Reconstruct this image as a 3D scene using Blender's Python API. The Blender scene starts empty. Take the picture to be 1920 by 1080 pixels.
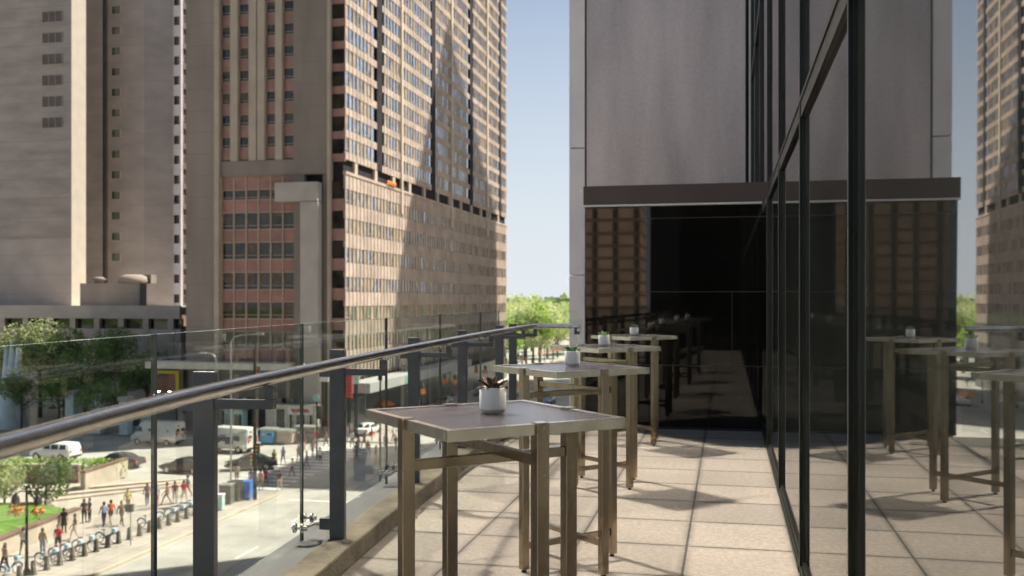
import bpy, bmesh, math, random
from mathutils import Vector, Matrix
random.seed(7)
SC = bpy.context.scene
COL = SC.collection
R = math.radians
# ---------------------------------------------------------------- camera, sky, sun, exposure
EYE = 1.43                      # eye height above the terrace paving (z = 0)
FPX = 1840.0
TH = math.atan(404 / FPX)
cam = bpy.data.cameras.new('camera')
cam_ob = bpy.data.objects.new('camera', cam); COL.objects.link(cam_ob)
cam_ob.location = (0, 0, EYE); cam_ob.rotation_euler = (R(90), 0, TH)
cam.sensor_width = 36; cam.lens = FPX / 1920 * 36; cam.shift_y = 21 / 1920
cam.clip_start = 0.05; cam.clip_end = 6000
cam.dof.use_dof = True; cam.dof.focus_distance = 4.2; cam.dof.aperture_fstop = 4.0
SC.camera = cam_ob

SUN_EL, SUN_AZ = R(54), R(51)   # azimuth clockwise from +Y
world = bpy.data.worlds.new('World'); SC.world = world; world.use_nodes = True
nt = world.node_tree
sky = nt.nodes.new('ShaderNodeTexSky'); sky.sky_type = 'NISHITA'; sky.sun_disc = False
sky.sun_elevation = SUN_EL; sky.sun_rotation = SUN_AZ
sky.air_density = 1.0; sky.dust_density = .9; sky.ozone_density = 2.0; sky.altitude = 50
# pale summer haze low in the sky
_tc = nt.nodes.new('ShaderNodeTexCoord'); _sp = nt.nodes.new('ShaderNodeSeparateXYZ'); nt.links.new(_tc.outputs['Generated'], _sp.inputs[0])
_mr = nt.nodes.new('ShaderNodeMapRange'); _mr.inputs['From Min'].default_value = 0.0; _mr.inputs['From Max'].default_value = .36
_mr.inputs['To Min'].default_value = .95; _mr.inputs['To Max'].default_value = .16; nt.links.new(_sp.outputs[2], _mr.inputs['Value'])
_mx = nt.nodes.new('ShaderNodeMix'); _mx.data_type = 'RGBA'; nt.links.new(_mr.outputs[0], _mx.inputs['Factor']); nt.links.new(sky.outputs[0], _mx.inputs['A'])
_mx.inputs['B'].default_value = (7.4, 7.9, 8.5, 1); nt.links.new(_mx.outputs['Result'], nt.nodes['Background'].inputs[0])
nt.nodes['Background'].inputs[1].default_value = 0.05
sl = bpy.data.lights.new('sun', 'SUN'); sl.energy = 5.0; sl.angle = R(0.53); sl.color = (1, .93, .82)
sun = bpy.data.objects.new('sun', sl); COL.objects.link(sun)
SDIR = Vector((math.sin(SUN_AZ) * math.cos(SUN_EL), math.cos(SUN_AZ) * math.cos(SUN_EL), math.sin(SUN_EL)))
sun.rotation_euler = SDIR.to_track_quat('Z', 'Y').to_euler(); sun.location = (60, 60, 120)
SC.view_settings.view_transform = 'Standard'; SC.view_settings.look = 'None'
SC.view_settings.exposure = 1.12; SC.view_settings.gamma = 1
cy = SC.cycles
cy.caustics_reflective = True; cy.caustics_refractive = False; cy.blur_glossy = 0.0
cy.sample_clamp_indirect = 0; cy.use_guiding = True; cy.use_denoising = True
cy.max_bounces = 7; cy.diffuse_bounces = 3; cy.glossy_bounces = 4; cy.transparent_max_bounces = 16
SZ = -14.57                     # street level

# ---------------------------------------------------------------- survey helpers (where a sight line meets a wall)
_c, _s = math.cos(TH), math.sin(TH)
def _k(px):
    u = (px - 960) / FPX
    return u * _c - _s, u * _s + _c
def on_y(px, Y):
    a, b = _k(px); return a / b * Y
def on_x(px, X):
    a, b = _k(px); return X * b / a
def height(px, py, X=None, Y=None):
    a, b = _k(px); t = X / a if X is not None else Y / b
    return EYE - (py - 561) / FPX * t
def ground(px, py, z=SZ):
    a, b = _k(px); t = (EYE - z) * FPX / (py - 561); return (t * a, t * b)

# ---------------------------------------------------------------- materials
MATS = {}
def mat(name, col, rough=.7, metal=0.0, var=.12, scale=3.0, bump=0.0, bscale=40.0, ior=None, streak=None, col2=None, detail=4):
    m = bpy.data.materials.new(name); m.use_nodes = True
    n = m.node_tree; b = n.nodes['Principled BSDF']
    b.inputs['Roughness'].default_value = rough; b.inputs['Metallic'].default_value = metal
    if ior: b.inputs['IOR'].default_value = ior
    tc = n.nodes.new('ShaderNodeTexCoord'); mp = n.nodes.new('ShaderNodeMapping')
    n.links.new(tc.outputs['Object'], mp.inputs[0])
    if streak: mp.inputs['Scale'].default_value = streak
    nz = n.nodes.new('ShaderNodeTexNoise'); nz.inputs['Scale'].default_value = scale; nz.inputs['Detail'].default_value = detail
    n.links.new(mp.outputs[0], nz.inputs['Vector'])
    cr = n.nodes.new('ShaderNodeValToRGB')
    c2 = col2 or tuple(min(1, c * (1 + var)) for c in col)
    c1 = col if col2 else tuple(c * (1 - var) for c in col)
    cr.color_ramp.elements[0].position = .32; cr.color_ramp.elements[1].position = .68
    cr.color_ramp.elements[0].color = (*c1, 1); cr.color_ramp.elements[1].color = (*c2, 1)
    n.links.new(nz.outputs[0], cr.inputs[0]); n.links.new(cr.outputs[0], b.inputs['Base Color'])
    if bump:
        n2 = n.nodes.new('ShaderNodeTexNoise'); n2.inputs['Scale'].default_value = bscale; n2.inputs['Detail'].default_value = 3
        n.links.new(mp.outputs[0], n2.inputs['Vector'])
        bp = n.nodes.new('ShaderNodeBump'); bp.inputs['Strength'].default_value = bump; bp.inputs['Distance'].default_value = .01
        n.links.new(n2.outputs[0], bp.inputs['Height']); n.links.new(bp.outputs[0], b.inputs['Normal'])
    MATS[name] = m
    return m
def N(m, t, **kw):
    x = m.node_tree.nodes.new(t)
    for k, v in kw.items(): setattr(x, k, v)
    return x
def L(m, a, b): m.node_tree.links.new(a, b)
def math_node(m, op, a, b=None, c=None):
    x = N(m, 'ShaderNodeMath', operation=op)
    for i, v in enumerate((a, b, c)):
        if v is None: continue
        if isinstance(v, (int, float)): x.inputs[i].default_value = v
        else: L(m, v, x.inputs[i])
    return x.outputs[0]

def lines_overlay(m, axis, period, width, dark, offset=0.0):
    """thin joints every `period` metres along an object axis"""
    b = m.node_tree.nodes['Principled BSDF']
    src = b.inputs['Base Color'].links[0].from_socket
    tc = N(m, 'ShaderNodeTexCoord'); sp = N(m, 'ShaderNodeSeparateXYZ'); L(m, tc.outputs['Object'], sp.inputs[0])
    v = math_node(m, 'ADD', sp.outputs[axis], 1000 + offset)
    v = math_node(m, 'MODULO', v, period)
    v = math_node(m, 'LESS_THAN', v, width)
    mx = N(m, 'ShaderNodeMix', data_type='RGBA'); L(m, v, mx.inputs['Factor']); L(m, src, mx.inputs['A'])
    mx.inputs['B'].default_value = (*dark, 1); L(m, mx.outputs['Result'], b.inputs['Base Color'])
    return m

# paving: square concrete slabs with open dark joints, speckle and stains
def paving_mat():
    m = bpy.data.materials.new('paving'); m.use_nodes = True; b = m.node_tree.nodes['Principled BSDF']
    b.inputs['Roughness'].default_value = .82
    tc = N(m, 'ShaderNodeTexCoord'); mp = N(m, 'ShaderNodeMapping'); L(m, tc.outputs['Object'], mp.inputs[0])
    br = N(m, 'ShaderNodeTexBrick'); br.offset = 0; br.squash = 1
    br.inputs['Scale'].default_value = 1; br.inputs['Brick Width'].default_value = .625; br.inputs['Row Height'].default_value = .645
    br.inputs['Mortar Size'].default_value = .0075; br.inputs['Mortar Smooth'].default_value = .25
    br.inputs['Color1'].default_value = (.295, .26, .222, 1); br.inputs['Color2'].default_value = (.21, .187, .163, 1)
    br.inputs['Mortar'].default_value = (.05, .043, .035, 1)
    mp.inputs['Location'].default_value = (.23, -5.77 + .645 * 20, 0)
    L(m, mp.outputs[0], br.inputs['Vector'])
    col = br.outputs['Color']
    b2 = N(m, 'ShaderNodeTexBrick'); b2.offset = 0; b2.squash = 1; b2.inputs['Scale'].default_value = 1; b2.inputs['Brick Width'].default_value = .625; b2.inputs['Row Height'].default_value = .645
    b2.inputs['Mortar Size'].default_value = .05; b2.inputs['Mortar Smooth'].default_value = 1; L(m, mp.outputs[0], b2.inputs['Vector'])
    gz_ = N(m, 'ShaderNodeTexNoise'); gz_.inputs['Scale'].default_value = 6; gz_.inputs['Detail'].default_value = 6; L(m, tc.outputs['Object'], gz_.inputs['Vector'])
    gr = math_node(m, 'MULTIPLY', b2.outputs['Fac'], gz_.outputs[0]); gr = math_node(m, 'MULTIPLY', gr, -.75); gr = math_node(m, 'ADD', gr, 1.0)
    mg = N(m, 'ShaderNodeMix', data_type='RGBA', blend_type='MULTIPLY'); mg.inputs['Factor'].default_value = 1; L(m, col, mg.inputs['A']); L(m, gr, mg.inputs['B']); col = mg.outputs['Result']
    for sc_, amt, lo, hi in ((150, .35, .42, .62), (30, .18, .4, .65), (1.1, .16, .35, .7)):
        nz = N(m, 'ShaderNodeTexNoise'); nz.inputs['Scale'].default_value = sc_; nz.inputs['Detail'].default_value = 5
        L(m, tc.outputs['Object'], nz.inputs['Vector'])
        mr = N(m, 'ShaderNodeMapRange'); mr.inputs['From Min'].default_value = lo; mr.inputs['From Max'].default_value = hi
        mr.inputs['To Min'].default_value = 1 - amt; mr.inputs['To Max'].default_value = 1.05
        L(m, nz.outputs[0], mr.inputs['Value'])
        mx = N(m, 'ShaderNodeMix', data_type='RGBA', blend_type='MULTIPLY'); mx.inputs['Factor'].default_value = 1
        L(m, col, mx.inputs['A']); L(m, mr.outputs[0], mx.inputs['B']); col = mx.outputs['Result']
    L(m, col, b.inputs['Base Color'])
    bp = N(m, 'ShaderNodeBump'); bp.inputs['Strength'].default_value = .6; bp.inputs['Distance'].default_value = .004
    nz = N(m, 'ShaderNodeTexNoise'); nz.inputs['Scale'].default_value = 180; L(m, tc.outputs['Object'], nz.inputs['Vector'])
    h = math_node(m, 'MULTIPLY', br.outputs['Fac'], -3.0); h = math_node(m, 'ADD', h, nz.outputs[0])
    L(m, h, bp.inputs['Height']); L(m, bp.outputs[0], b.inputs['Normal'])
    return m
PAVE = paving_mat()

def glass_mat(name, tint, spec_ior=1.5, refl=(1, 1, 1)):
    """clear pane: tinted see-through plus mirror reflection rising at grazing angles"""
    m = bpy.data.materials.new(name); m.use_nodes = True; n = m.node_tree
    n.nodes.remove(n.nodes['Principled BSDF']); out = n.nodes['Material Output']
    tr = N(m, 'ShaderNodeBsdfTransparent'); tr.inputs[0].default_value = (*tint, 1)
    gl = N(m, 'ShaderNodeBsdfGlossy'); gl.inputs['Roughness'].default_value = .01; gl.inputs['Color'].default_value = (*refl, 1)
    fr = N(m, 'ShaderNodeFresnel'); fr.inputs['IOR'].default_value = spec_ior
    mx = N(m, 'ShaderNodeMixShader'); L(m, fr.outputs[0], mx.inputs[0]); L(m, tr.outputs[0], mx.inputs[1]); L(m, gl.outputs[0], mx.inputs[2])
    L(m, mx.outputs[0], out.inputs[0])
    return m
def veil(m, lo, hi):
    # dust and water marks: a thin matt film over the pane
    out = m.node_tree.nodes['Material Output']; src = out.inputs[0].links[0].from_socket
    df = N(m, 'ShaderNodeBsdfDiffuse'); df.inputs[0].default_value = (.75, .78, .74, 1)
    tc = N(m, 'ShaderNodeTexCoord'); mp = N(m, 'ShaderNodeMapping'); mp.inputs['Scale'].default_value = (3, 3, .6); L(m, tc.outputs['Object'], mp.inputs[0])
    nz = N(m, 'ShaderNodeTexNoise'); nz.inputs['Scale'].default_value = 3; nz.inputs['Detail'].default_value = 8; L(m, mp.outputs[0], nz.inputs['Vector'])
    mr = N(m, 'ShaderNodeMapRange'); mr.inputs['From Min'].default_value = .35; mr.inputs['From Max'].default_value = .75; mr.inputs['To Min'].default_value = lo; mr.inputs['To Max'].default_value = hi
    L(m, nz.outputs[0], mr.inputs['Value']); mx = N(m, 'ShaderNodeMixShader'); L(m, mr.outputs[0], mx.inputs[0]); L(m, src, mx.inputs[1]); L(m, df.outputs[0], mx.inputs[2]); L(m, mx.outputs[0], out.inputs[0])
    return m
GLASS = glass_mat('balustrade_glass', (.88, .95, .91), 1.8)
veil(GLASS, .0, .03)
GEDGE = mat('glass_edge', (.015, .03, .024), .15, 0, .2)
GTOP = mat('glass_top_edge', (.55, .75, .68), .12, 0, .05)

def mirror_glass(name, base, ior, wav=.12, wscale=.9, rough=.015):
    m = mat(name, base, rough, 0, .3, 1.5, ior=ior)
    b = m.node_tree.nodes['Principled BSDF']
    tc = N(m, 'ShaderNodeTexCoord'); nz = N(m, 'ShaderNodeTexNoise'); nz.inputs['Scale'].default_value = wscale; nz.inputs['Detail'].default_value = 1
    L(m, tc.outputs['Object'], nz.inputs['Vector'])
    bp = N(m, 'ShaderNodeBump'); bp.inputs['Strength'].default_value = wav; bp.inputs['Distance'].default_value = .02
    L(m, nz.outputs[0], bp.inputs['Height']); L(m, bp.outputs[0], b.inputs['Normal'])
    return m
HOTELGLASS = mirror_glass('hotel_glass', (.012, .014, .013), 5.0, .08, .8)
BLACKGLASS = mirror_glass('black_glass', (.008, .007, .006), 1.5, .05, .7, .02)
STEEL = mat('bronze_brushed_steel', (.36, .295, .22), .22, .97, .22, 9, bump=.12, bscale=90, streak=(1, 1, .12))
STEELRIM = mat('bronze_steel_rim', (.64, .59, .52), .22, .9, .14, 12, bump=.1, bscale=90)
RAILM = mat('satin_steel_handrail', (.62, .60, .58), .17, .97, .10, 30, bump=.05, bscale=200)
POSTM = mat('charcoal_painted_steel', (.085, .088, .098), .42, .3, .15, 6)
CHROME = mat('polished_clamp_steel', (.55, .53, .5), .14, 1, .1, 20)
RIVET = mat('charcoal_fin', (.026, .029, .026), .33, .6, .2, 3)
LIGHTEDGE = mat('fin_edge', (.22, .22, .20), .3, .8, .1)
GREYPANEL = mat('grey_metal_panel', (.70, .67, .66), .42, .15, .08, 1.3)
FASCIA = mat('brown_fascia', (.085, .06, .05), .45, .2, .12, 2)
KERB = mat('weathered_kerb', (.088, .073, .052), .9, 0, .5, 5, bump=.8, bscale=60)
LEDGE = mat('dark_roof_flashing', (.065, .065, .07), .6, .1, .15, 4)
CERAMIC = mat('off_white_ceramic', (.80, .78, .74), .38, 0, .04, 6)
CERAMICB = mat('raw_clay_base', (.5, .45, .4), .8, 0, .1, 40)
SOIL = mat('soil', (.03, .022, .015), .95, 0, .4, 80)

def top_mat():
    m = mat('dark_slatted_top', (.062, .056, .064), .2, 0, .35, 3.5, bump=.15, bscale=50, streak=(1, 14, 1))
    b = m.node_tree.nodes['Principled BSDF']
    return lines_overlay(m, 1, .0508, .0022, (.015, .012, .012))
TABTOP = top_mat()

def concrete_panel_mat():
    # weathered pitted grey cladding; soft vertical reflections and shade put into the colour
    m = mat('grey_stone_cladding', (.45, .405, .395), .36, .5, .17, 1.1, streak=(1.8, 1, .3), bump=.05, bscale=12, detail=6)
    b = m.node_tree.nodes['Principled BSDF']; src = b.inputs['Base Color'].links[0].from_socket
    tc = N(m, 'ShaderNodeTexCoord'); nz = N(m, 'ShaderNodeTexNoise'); nz.inputs['Scale'].default_value = 22; nz.inputs['Detail'].default_value = 6
    L(m, tc.outputs['Object'], nz.inputs['Vector'])
    mr = N(m, 'ShaderNodeMapRange'); mr.inputs['From Min'].default_value = .35; mr.inputs['From Max'].default_value = .65
    mr.inputs['To Min'].default_value = .93; mr.inputs['To Max'].default_value = 1.04; L(m, nz.outputs[0], mr.inputs['Value'])
    mx = N(m, 'ShaderNodeMix', data_type='RGBA', blend_type='MULTIPLY'); mx.inputs['Factor'].default_value = 1
    L(m, src, mx.inputs['A']); L(m, mr.outputs[0], mx.inputs['B']); L(m, mx.outputs['Result'], b.inputs['Base Color'])
    return m
CLAD = concrete_panel_mat()

ASPHALT = mat('worn_asphalt', (.36, .34, .30), .9, 0, .22, .25, bump=.3, bscale=8, detail=8)
ASPHALT = lines_overlay(ASPHALT, 0, 3.4, .05, (.27, .25, .22), 1.1)
SIDEWALK = lines_overlay(lines_overlay(mat('sidewalk_concrete', (.38, .33, .28), .9, 0, .14, .5, detail=6), 1, 1.5, .05, (.2, .17, .15)), 0, 1.5, .05, (.2, .17, .15))
PLAZAM = lines_overlay(lines_overlay(mat('plaza_stone', (.42, .36, .30), .85, 0, .12, .3, detail=6), 1, 3, .08, (.28, .23, .2)), 0, 3, .08, (.28, .23, .2))
WHITEP = mat('road_paint', (.66, .65, .6), .8, 0, .25, 3)
YELLOWP = mat('yellow_paint', (.6, .42, .08), .8, 0, .2, 3)
GRASS = mat('grass', (.10, .19, .025), .9, 0, .4, 1.2, detail=8)
TAN = mat('tan_stone', (.46, .39, .31), .85, 0, .12, .8)
REDSTONE = mat('red_brown_coping', (.17, .095, .07), .8, 0, .15, 2)

CONC = lines_overlay(mat('warm_grey_concrete', (.27, .23, .195), .9, 0, .18, .25, streak=(1, 1, .3), bump=.3, bscale=3, detail=6), 2, 2.63, .05, (.21, .175, .145))
CONCL = mat('light_concrete_trim', (.46, .385, .305), .9, 0, .1, .5)
BROWNSP = mat('brown_metal_spandrel', (.33, .19, .15), .45, .1, .2, .6)
PINKSP = mat('pink_brown_panel', (.42, .345, .285), .95, 0, .22, .5, detail=6)
PINKSP.node_tree.nodes['Principled BSDF'].inputs['Specular IOR Level'].default_value = .1
MULL = mat('pink_bronze_mullion', (.46, .37, .29), .9, 0, .1, 2); MULL.node_tree.nodes['Principled BSDF'].inputs['Specular IOR Level'].default_value = .1
DARKSLOT = mat('dark_recess', (.035, .032, .035), .95, 0, .2, 1); DARKSLOT.node_tree.nodes['Principled BSDF'].inputs['Specular IOR Level'].default_value = .1
def window_glass(name, lo, hi, ior=1.9, wav=.25, ws=.35):
    m = mirror_glass(name, lo, ior, wav, ws, .03)
    cr = [x for x in m.node_tree.nodes if x.type == 'VALTORGB'][0]
    cr.color_ramp.elements[0].color = (*lo, 1); cr.color_ramp.elements[1].color = (*hi, 1)
    nz = [x for x in m.node_tree.nodes if x.type == 'TEX_NOISE'][0]; nz.inputs['Scale'].default_value = .55
    return m
WIN = window_glass('tower_window_glass', (.012, .012, .012), (.06, .05, .035), 1.5)
WIN2 = window_glass('tower_side_glass', (.05, .06, .08), (.48, .40, .30), 2.8, .4, .25)
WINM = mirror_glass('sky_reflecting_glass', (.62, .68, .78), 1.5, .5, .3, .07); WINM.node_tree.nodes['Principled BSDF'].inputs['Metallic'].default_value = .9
WINB = mat('drawn_blinds_window', (.36, .30, .22), .35, 0, .25, .8, ior=1.6)
GREYCON = lines_overlay(mat('grey_ribbed_concrete', (.33, .285, .255), .9, 0, .16, .22, streak=(1, 1, 3), detail=8), 2, 3.1, .12, (.28, .24, .21))
GREYCON2 = lines_overlay(mat('lower_grey_concrete', (.385, .335, .30), .9, 0, .1, .3, detail=8), 2, 3.1, .12, (.33, .285, .25))
CREAM = mat('cream_stone', (.45, .40, .325), .85, 0, .06, .6)
SAND = mat('sand_reveal', (.62, .52, .38), .8, 0, .08, .6)
PARAPET = mat('podium_parapet', (.44, .40, .36), .9, 0, .1, .4)
BLUEWHITE = mat('blue_white_panel', (.50, .52, .58), .7, 0, .08, .5)
VENT = mat('vent_grille', (.075, .065, .06), .7, .2, .2, 3)
COLMIRROR = mat('reflective_curtain_wall', (.88, .84, .78), .10, 1, .04, .2)
TOWERB = lines_overlay(mat('tan_office_stone', (.36, .28, .22), .8, 0, .15, .2), 0, 3.4, 1.2, (.06, .05, .045))
CARW = mat('white_car_paint', (.72, .71, .67), .25, 0, .04, 3)
CARG = mat('charcoal_car_paint', (.075, .072, .068), .22, .3, .1, 3)
CARB = mat('black_car_paint', (.05, .046, .04), .2, .3, .1, 3)
CARBL = mat('blue_car_paint', (.10, .20, .36), .25, .2, .1, 3)
CARS = mat('silver_car_paint', (.4, .4, .4), .25, .5, .1, 3)
VANW = mat('white_van_paint', (.66, .64, .59), .3, 0, .05, 2)
CARGL = mat('car_glass', (.02, .028, .03), .06, 0, .2, 3, ior=1.6)
TYRE = mat('tyre_rubber', (.018, .018, .018), .85, 0, .2, 8)
RIM = mat('alloy_rim', (.5, .5, .48), .3, .9, .1, 8)
TRIM = mat('black_plastic', (.03, .03, .03), .6, 0, .2, 8)
REDL = mat('red_lamp_lens', (.5, .03, .02), .25, 0, .1, 8)
CLEARL = mat('headlamp_lens', (.7, .7, .66), .15, 0, .05, 8)
ORANGE = mat('orange_plastic', (.8, .24, .05), .6, 0, .25, 6)
ORFLOW = mat('orange_flowers', (.85, .27, .05), .8, 0, .4, 6)
BLUEBIN = mat('blue_plastic', (.03, .17, .55), .45, 0, .1, 3)
GREYBIN = mat('grey_green_metal', (.14, .14, .12), .6, .2, .15, 3)
TEAL = mat('pale_teal_metal', (.42, .62, .60), .5, 0, .1, 3)
BIKEB = mat('bike_blue', (.09, .22, .36), .35, 0, .15, 6)
BIKEP = mat('bike_pale_blue', (.45, .58, .66), .4, 0, .1, 6)
DOCKM = mat('dock_grey', (.12, .11, .085), .6, .2, .15, 5)
LAMPM = mat('dark_green_lamp_metal', (.025, .032, .03), .45, .4, .2, 5)
LAMPG = mat('galvanised_pole', (.42, .42, .38), .45, .5, .12, 4)
REDSIGN = mat('red_banner', (.62, .10, .08), .6, 0, .12, 2)
WHITESIGN = mat('white_sign', (.72, .70, .66), .5, 0, .05, 2)
YELSIGN = mat('yellow_frame', (.62, .52, .04), .5, 0, .08, 2)
GREENSIGN = mat('green_sign', (.16, .40, .33), .5, 0, .1, 2)
CANOPY = mat('pale_canopy', (.62, .58, .50), .7, 0, .1, 1)
STORE = mat('shopfront_dark', (.05, .055, .055), .25, 0, .5, .4, ior=1.6)
SCULPT = mat('pale_blue_sculpture', (.50, .60, .66), .5, 0, .12, 1)
BARK = mat('bark', (.075, .055, .04), .95, 0, .3, 8)
def leaf_mat(name, a, b):
    m = mat(name, a, .6, 0, .3, .45, col2=b, detail=6)
    bb = m.node_tree.nodes['Principled BSDF']
    tl = N(m, 'ShaderNodeBsdfTranslucent'); src = bb.inputs['Base Color'].links[0].from_socket; L(m, src, tl.inputs[0])
    mx = N(m, 'ShaderNodeMixShader'); mx.inputs[0].default_value = .6
    out = m.node_tree.nodes['Material Output']
    L(m, bb.outputs[0], mx.inputs[1]); L(m, tl.outputs[0], mx.inputs[2]); L(m, mx.outputs[0], out.inputs[0])
    return m
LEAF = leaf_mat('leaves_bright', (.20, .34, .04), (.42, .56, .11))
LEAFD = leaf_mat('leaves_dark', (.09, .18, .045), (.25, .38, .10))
LEAFY = leaf_mat('leaves_yellow_green', (.38, .45, .17), (.60, .65, .34))  # paler than the foliage itself, distance haze put into the colour
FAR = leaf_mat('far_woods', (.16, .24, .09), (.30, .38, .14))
SUCG = mat('succulent_green', (.10, .22, .11), .45, 0, .3, 60)
SUCP = mat('succulent_purple', (.085, .045, .028), .45, 0, .35, 50)
SUCE = mat('succulent_pink_edge', (.62, .36, .30), .5, 0, .1, 50)
SKINS = [mat('skin_light', (.55, .33, .24), .6, 0, .05, 9), mat('skin_brown', (.22, .11, .07), .6, 0, .05, 9)]
HAIR = mat('dark_hair', (.03, .02, .015), .7, 0, .3, 30)
CLOTH = {}
def cloth(name, c):
    if name not in CLOTH: CLOTH[name] = mat('cloth_' + name, c, .9, 0, .12, 9)
    return CLOTH[name]

# ---------------------------------------------------------------- mesh builder
class MB:
    def __init__(s): s.v = []; s.f = []; s.mi = []; s.m = 0; s.sm = []
    def add(s, vs, fs, smooth=False):
        o = len(s.v); s.v += [tuple(p) for p in vs]
        for f in fs: s.f.append([i + o for i in f]); s.mi.append(s.m); s.sm.append(smooth)
    def box(s, a, b):
        x0, y0, z0 = a; x1, y1, z1 = b
        s.add([(x0, y0, z0), (x1, y0, z0), (x1, y1, z0), (x0, y1, z0), (x0, y0, z1), (x1, y0, z1), (x1, y1, z1), (x0, y1, z1)],
              [(0, 3, 2, 1), (4, 5, 6, 7), (0, 1, 5, 4), (1, 2, 6, 5), (2, 3, 7, 6), (3, 0, 4, 7)])
    def tbox(s, M, a, b):
        n = len(s.v); s.box(a, b)
        for i in range(n, len(s.v)): s.v[i] = tuple(M @ Vector(s.v[i]))
    def bar(s, p, q, w, h=None):
        """square bar from p to q"""
        p, q = Vector(p), Vector(q); d = q - p; ln = d.length; h = h or w
        up = Vector((0, 0, 1)) if abs(d.normalized().z) < .95 else Vector((0, 1, 0))
        x = d.cross(up).normalized(); y = x.cross(d).normalized()
        M = Matrix((x, d.normalized(), y)).transposed().to_4x4(); M.translation = p
        s.tbox(M, (-w / 2, 0, -h / 2), (w / 2, ln, h / 2))
    def tube(s, pts, r, n=12, caps=True):
        pts = [Vector(p) for p in pts]; rr = r if isinstance(r, (list, tuple)) else [r] * len(pts)
        rings = []; prev = None
        for i, p in enumerate(pts):
            d = (pts[min(i + 1, len(pts) - 1)] - pts[max(i - 1, 0)]).normalized()
            up = Vector((0, 0, 1)) if abs(d.z) < .95 else Vector((0, 1, 0))
            x = d.cross(up).normalized(); y = x.cross(d).normalized()
            if prev is not None and x.dot(prev) < 0: x, y = -x, -y
            prev = x
            rings.append([p + rr[i] * (math.cos(a) * x + math.sin(a) * y) for a in [2 * math.pi * k / n for k in range(n)]])
        vs = [v for r_ in rings for v in r_]; fs = []
        for i in range(len(pts) - 1):
            for k in range(n): fs.append((i * n + k, i * n + (k + 1) % n, (i + 1) * n + (k + 1) % n, (i + 1) * n + k))
        s.add(vs, fs, True)
        if caps:
            s.add(rings[0], [tuple(range(n))]); s.add(rings[-1], [tuple(range(n))[::-1]])
    def lathe(s, prof, c=(0, 0, 0), n=24):
        vs = []; fs = []
        for r, z in prof:
            for k in range(n):
                a = 2 * math.pi * k / n; vs.append((c[0] + r * math.cos(a), c[1] + r * math.sin(a), c[2] + z))
        for i in range(len(prof) - 1):
            for k in range(n): fs.append((i * n + k, i * n + (k + 1) % n, (i + 1) * n + (k + 1) % n, (i + 1) * n + k))
        s.add(vs, fs, True)
    def prism(s, poly, z0, z1):
        n = len(poly)
        vs = [(x, y, z0) for x, y in poly] + [(x, y, z1) for x, y in poly]
        s.add(vs, [tuple(range(n))[::-1], tuple(range(n, 2 * n))] + [(i, (i + 1) % n, (i + 1) % n + n, i + n) for i in range(n)])
    def quad(s, *p): s.add(p, [tuple(range(len(p)))])
    def build(s, name, mats, parent=None, local=True, bevel=0, loc=None):
        me = bpy.data.meshes.new(name)
        off = Vector((0, 0, 0))
        if loc is not None: off = Vector(loc)
        elif parent is not None and not local: off = Vector(parent.location)
        me.from_pydata([tuple(Vector(v) - off) for v in s.v], [], s.f)
        mats = mats if isinstance(mats, (list, tuple)) else [mats]
        for m in mats: me.materials.append(m)
        me.polygons.foreach_set('material_index', s.mi); me.polygons.foreach_set('use_smooth', s.sm)
        me.update()
        o = bpy.data.objects.new(name, me); COL.objects.link(o)
        if parent: o.parent = parent
        if loc is not None and parent is None: o.location = loc
        if bevel:
            b = o.modifiers.new('bevel', 'BEVEL'); b.width = bevel; b.segments = 2; b.limit_method = 'ANGLE'; b.angle_limit = R(40)
        return o
def tag(o, label, cat, group=None, kind=None):
    if label: o['label'] = label
    if cat: o['category'] = cat
    if group: o['group'] = group
    if kind: o['kind'] = kind
    return o
def thing(name, loc, label, cat, group=None, rz=0):
    o = bpy.data.objects.new(name, None); COL.objects.link(o); o.location = loc; o.rotation_euler = (0, 0, rz); o.empty_display_size = .2
    return tag(o, label, cat, group)
def setting(o): o['kind'] = 'structure'; return o
KIDS = {}
def dup(root, loc, rz=None, label=None, scale=None):
    r = root.copy(); COL.objects.link(r); r.location = loc
    if rz is not None: r.rotation_euler = (0, 0, rz)
    if scale: r.scale = (scale,) * 3
    if label: r['label'] = label
    for ch in list(root.children):
        c = ch.copy(); COL.objects.link(c); c.parent = r
        for g in list(ch.children):
            d = g.copy(); COL.objects.link(d); d.parent = c
    return r

# ================================================================ STREET LEVEL SETTING
def sheet(name, x0, y0, x1, y1, z, m, sub=1):
    b = MB(); b.quad((x0, y0, z), (x1, y0, z), (x1, y1, z), (x0, y1, z)); return setting(b.build(name, m))
sheet('ground', -1500, -1200, 1200, 3000, SZ - .30, GRASS)
sheet('road', -400, -600, 400, 420, SZ - .15, ASPHALT)
CX = -36.2      # kerb line of the plaza side pavement
def slab(name, x0, y0, x1, y1, z, m):
    b = MB(); b.box((x0, y0, SZ - .2), (x1, y1, z)); return setting(b.build(name, m))
slab('pavement', -45.2, -60, CX, 74.6, SZ, SIDEWALK)
slab('plaza', -140, -60, -45.2, 77.5, SZ + .004, PLAZAM)
slab('pavement', -220, 104.2, -36.5, 108.7, SZ, SIDEWALK)
slab('pavement', -44, 108.7, -36.5, 420, SZ + .004, SIDEWALK)
slab('pavement', -6, -60, -2, 420, SZ, SIDEWALK)
slab('plaza', -220, 108.7, -66, 150, SZ + .008, PLAZAM)
b = MB()                                       # kerb stones
b.box((CX, -60, SZ - .2), (CX + .28, 74.6, SZ + .02)); b.box((-140, 77.5, SZ - .2), (-45.2, 77.8, SZ + .02)); b.box((-45.2, 74.6, SZ - .2), (CX, 74.9, SZ + .02))
setting(b.build('kerb_stones', TAN))
b = MB()                                       # painted crossings and lane lines
z = SZ - .146
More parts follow.
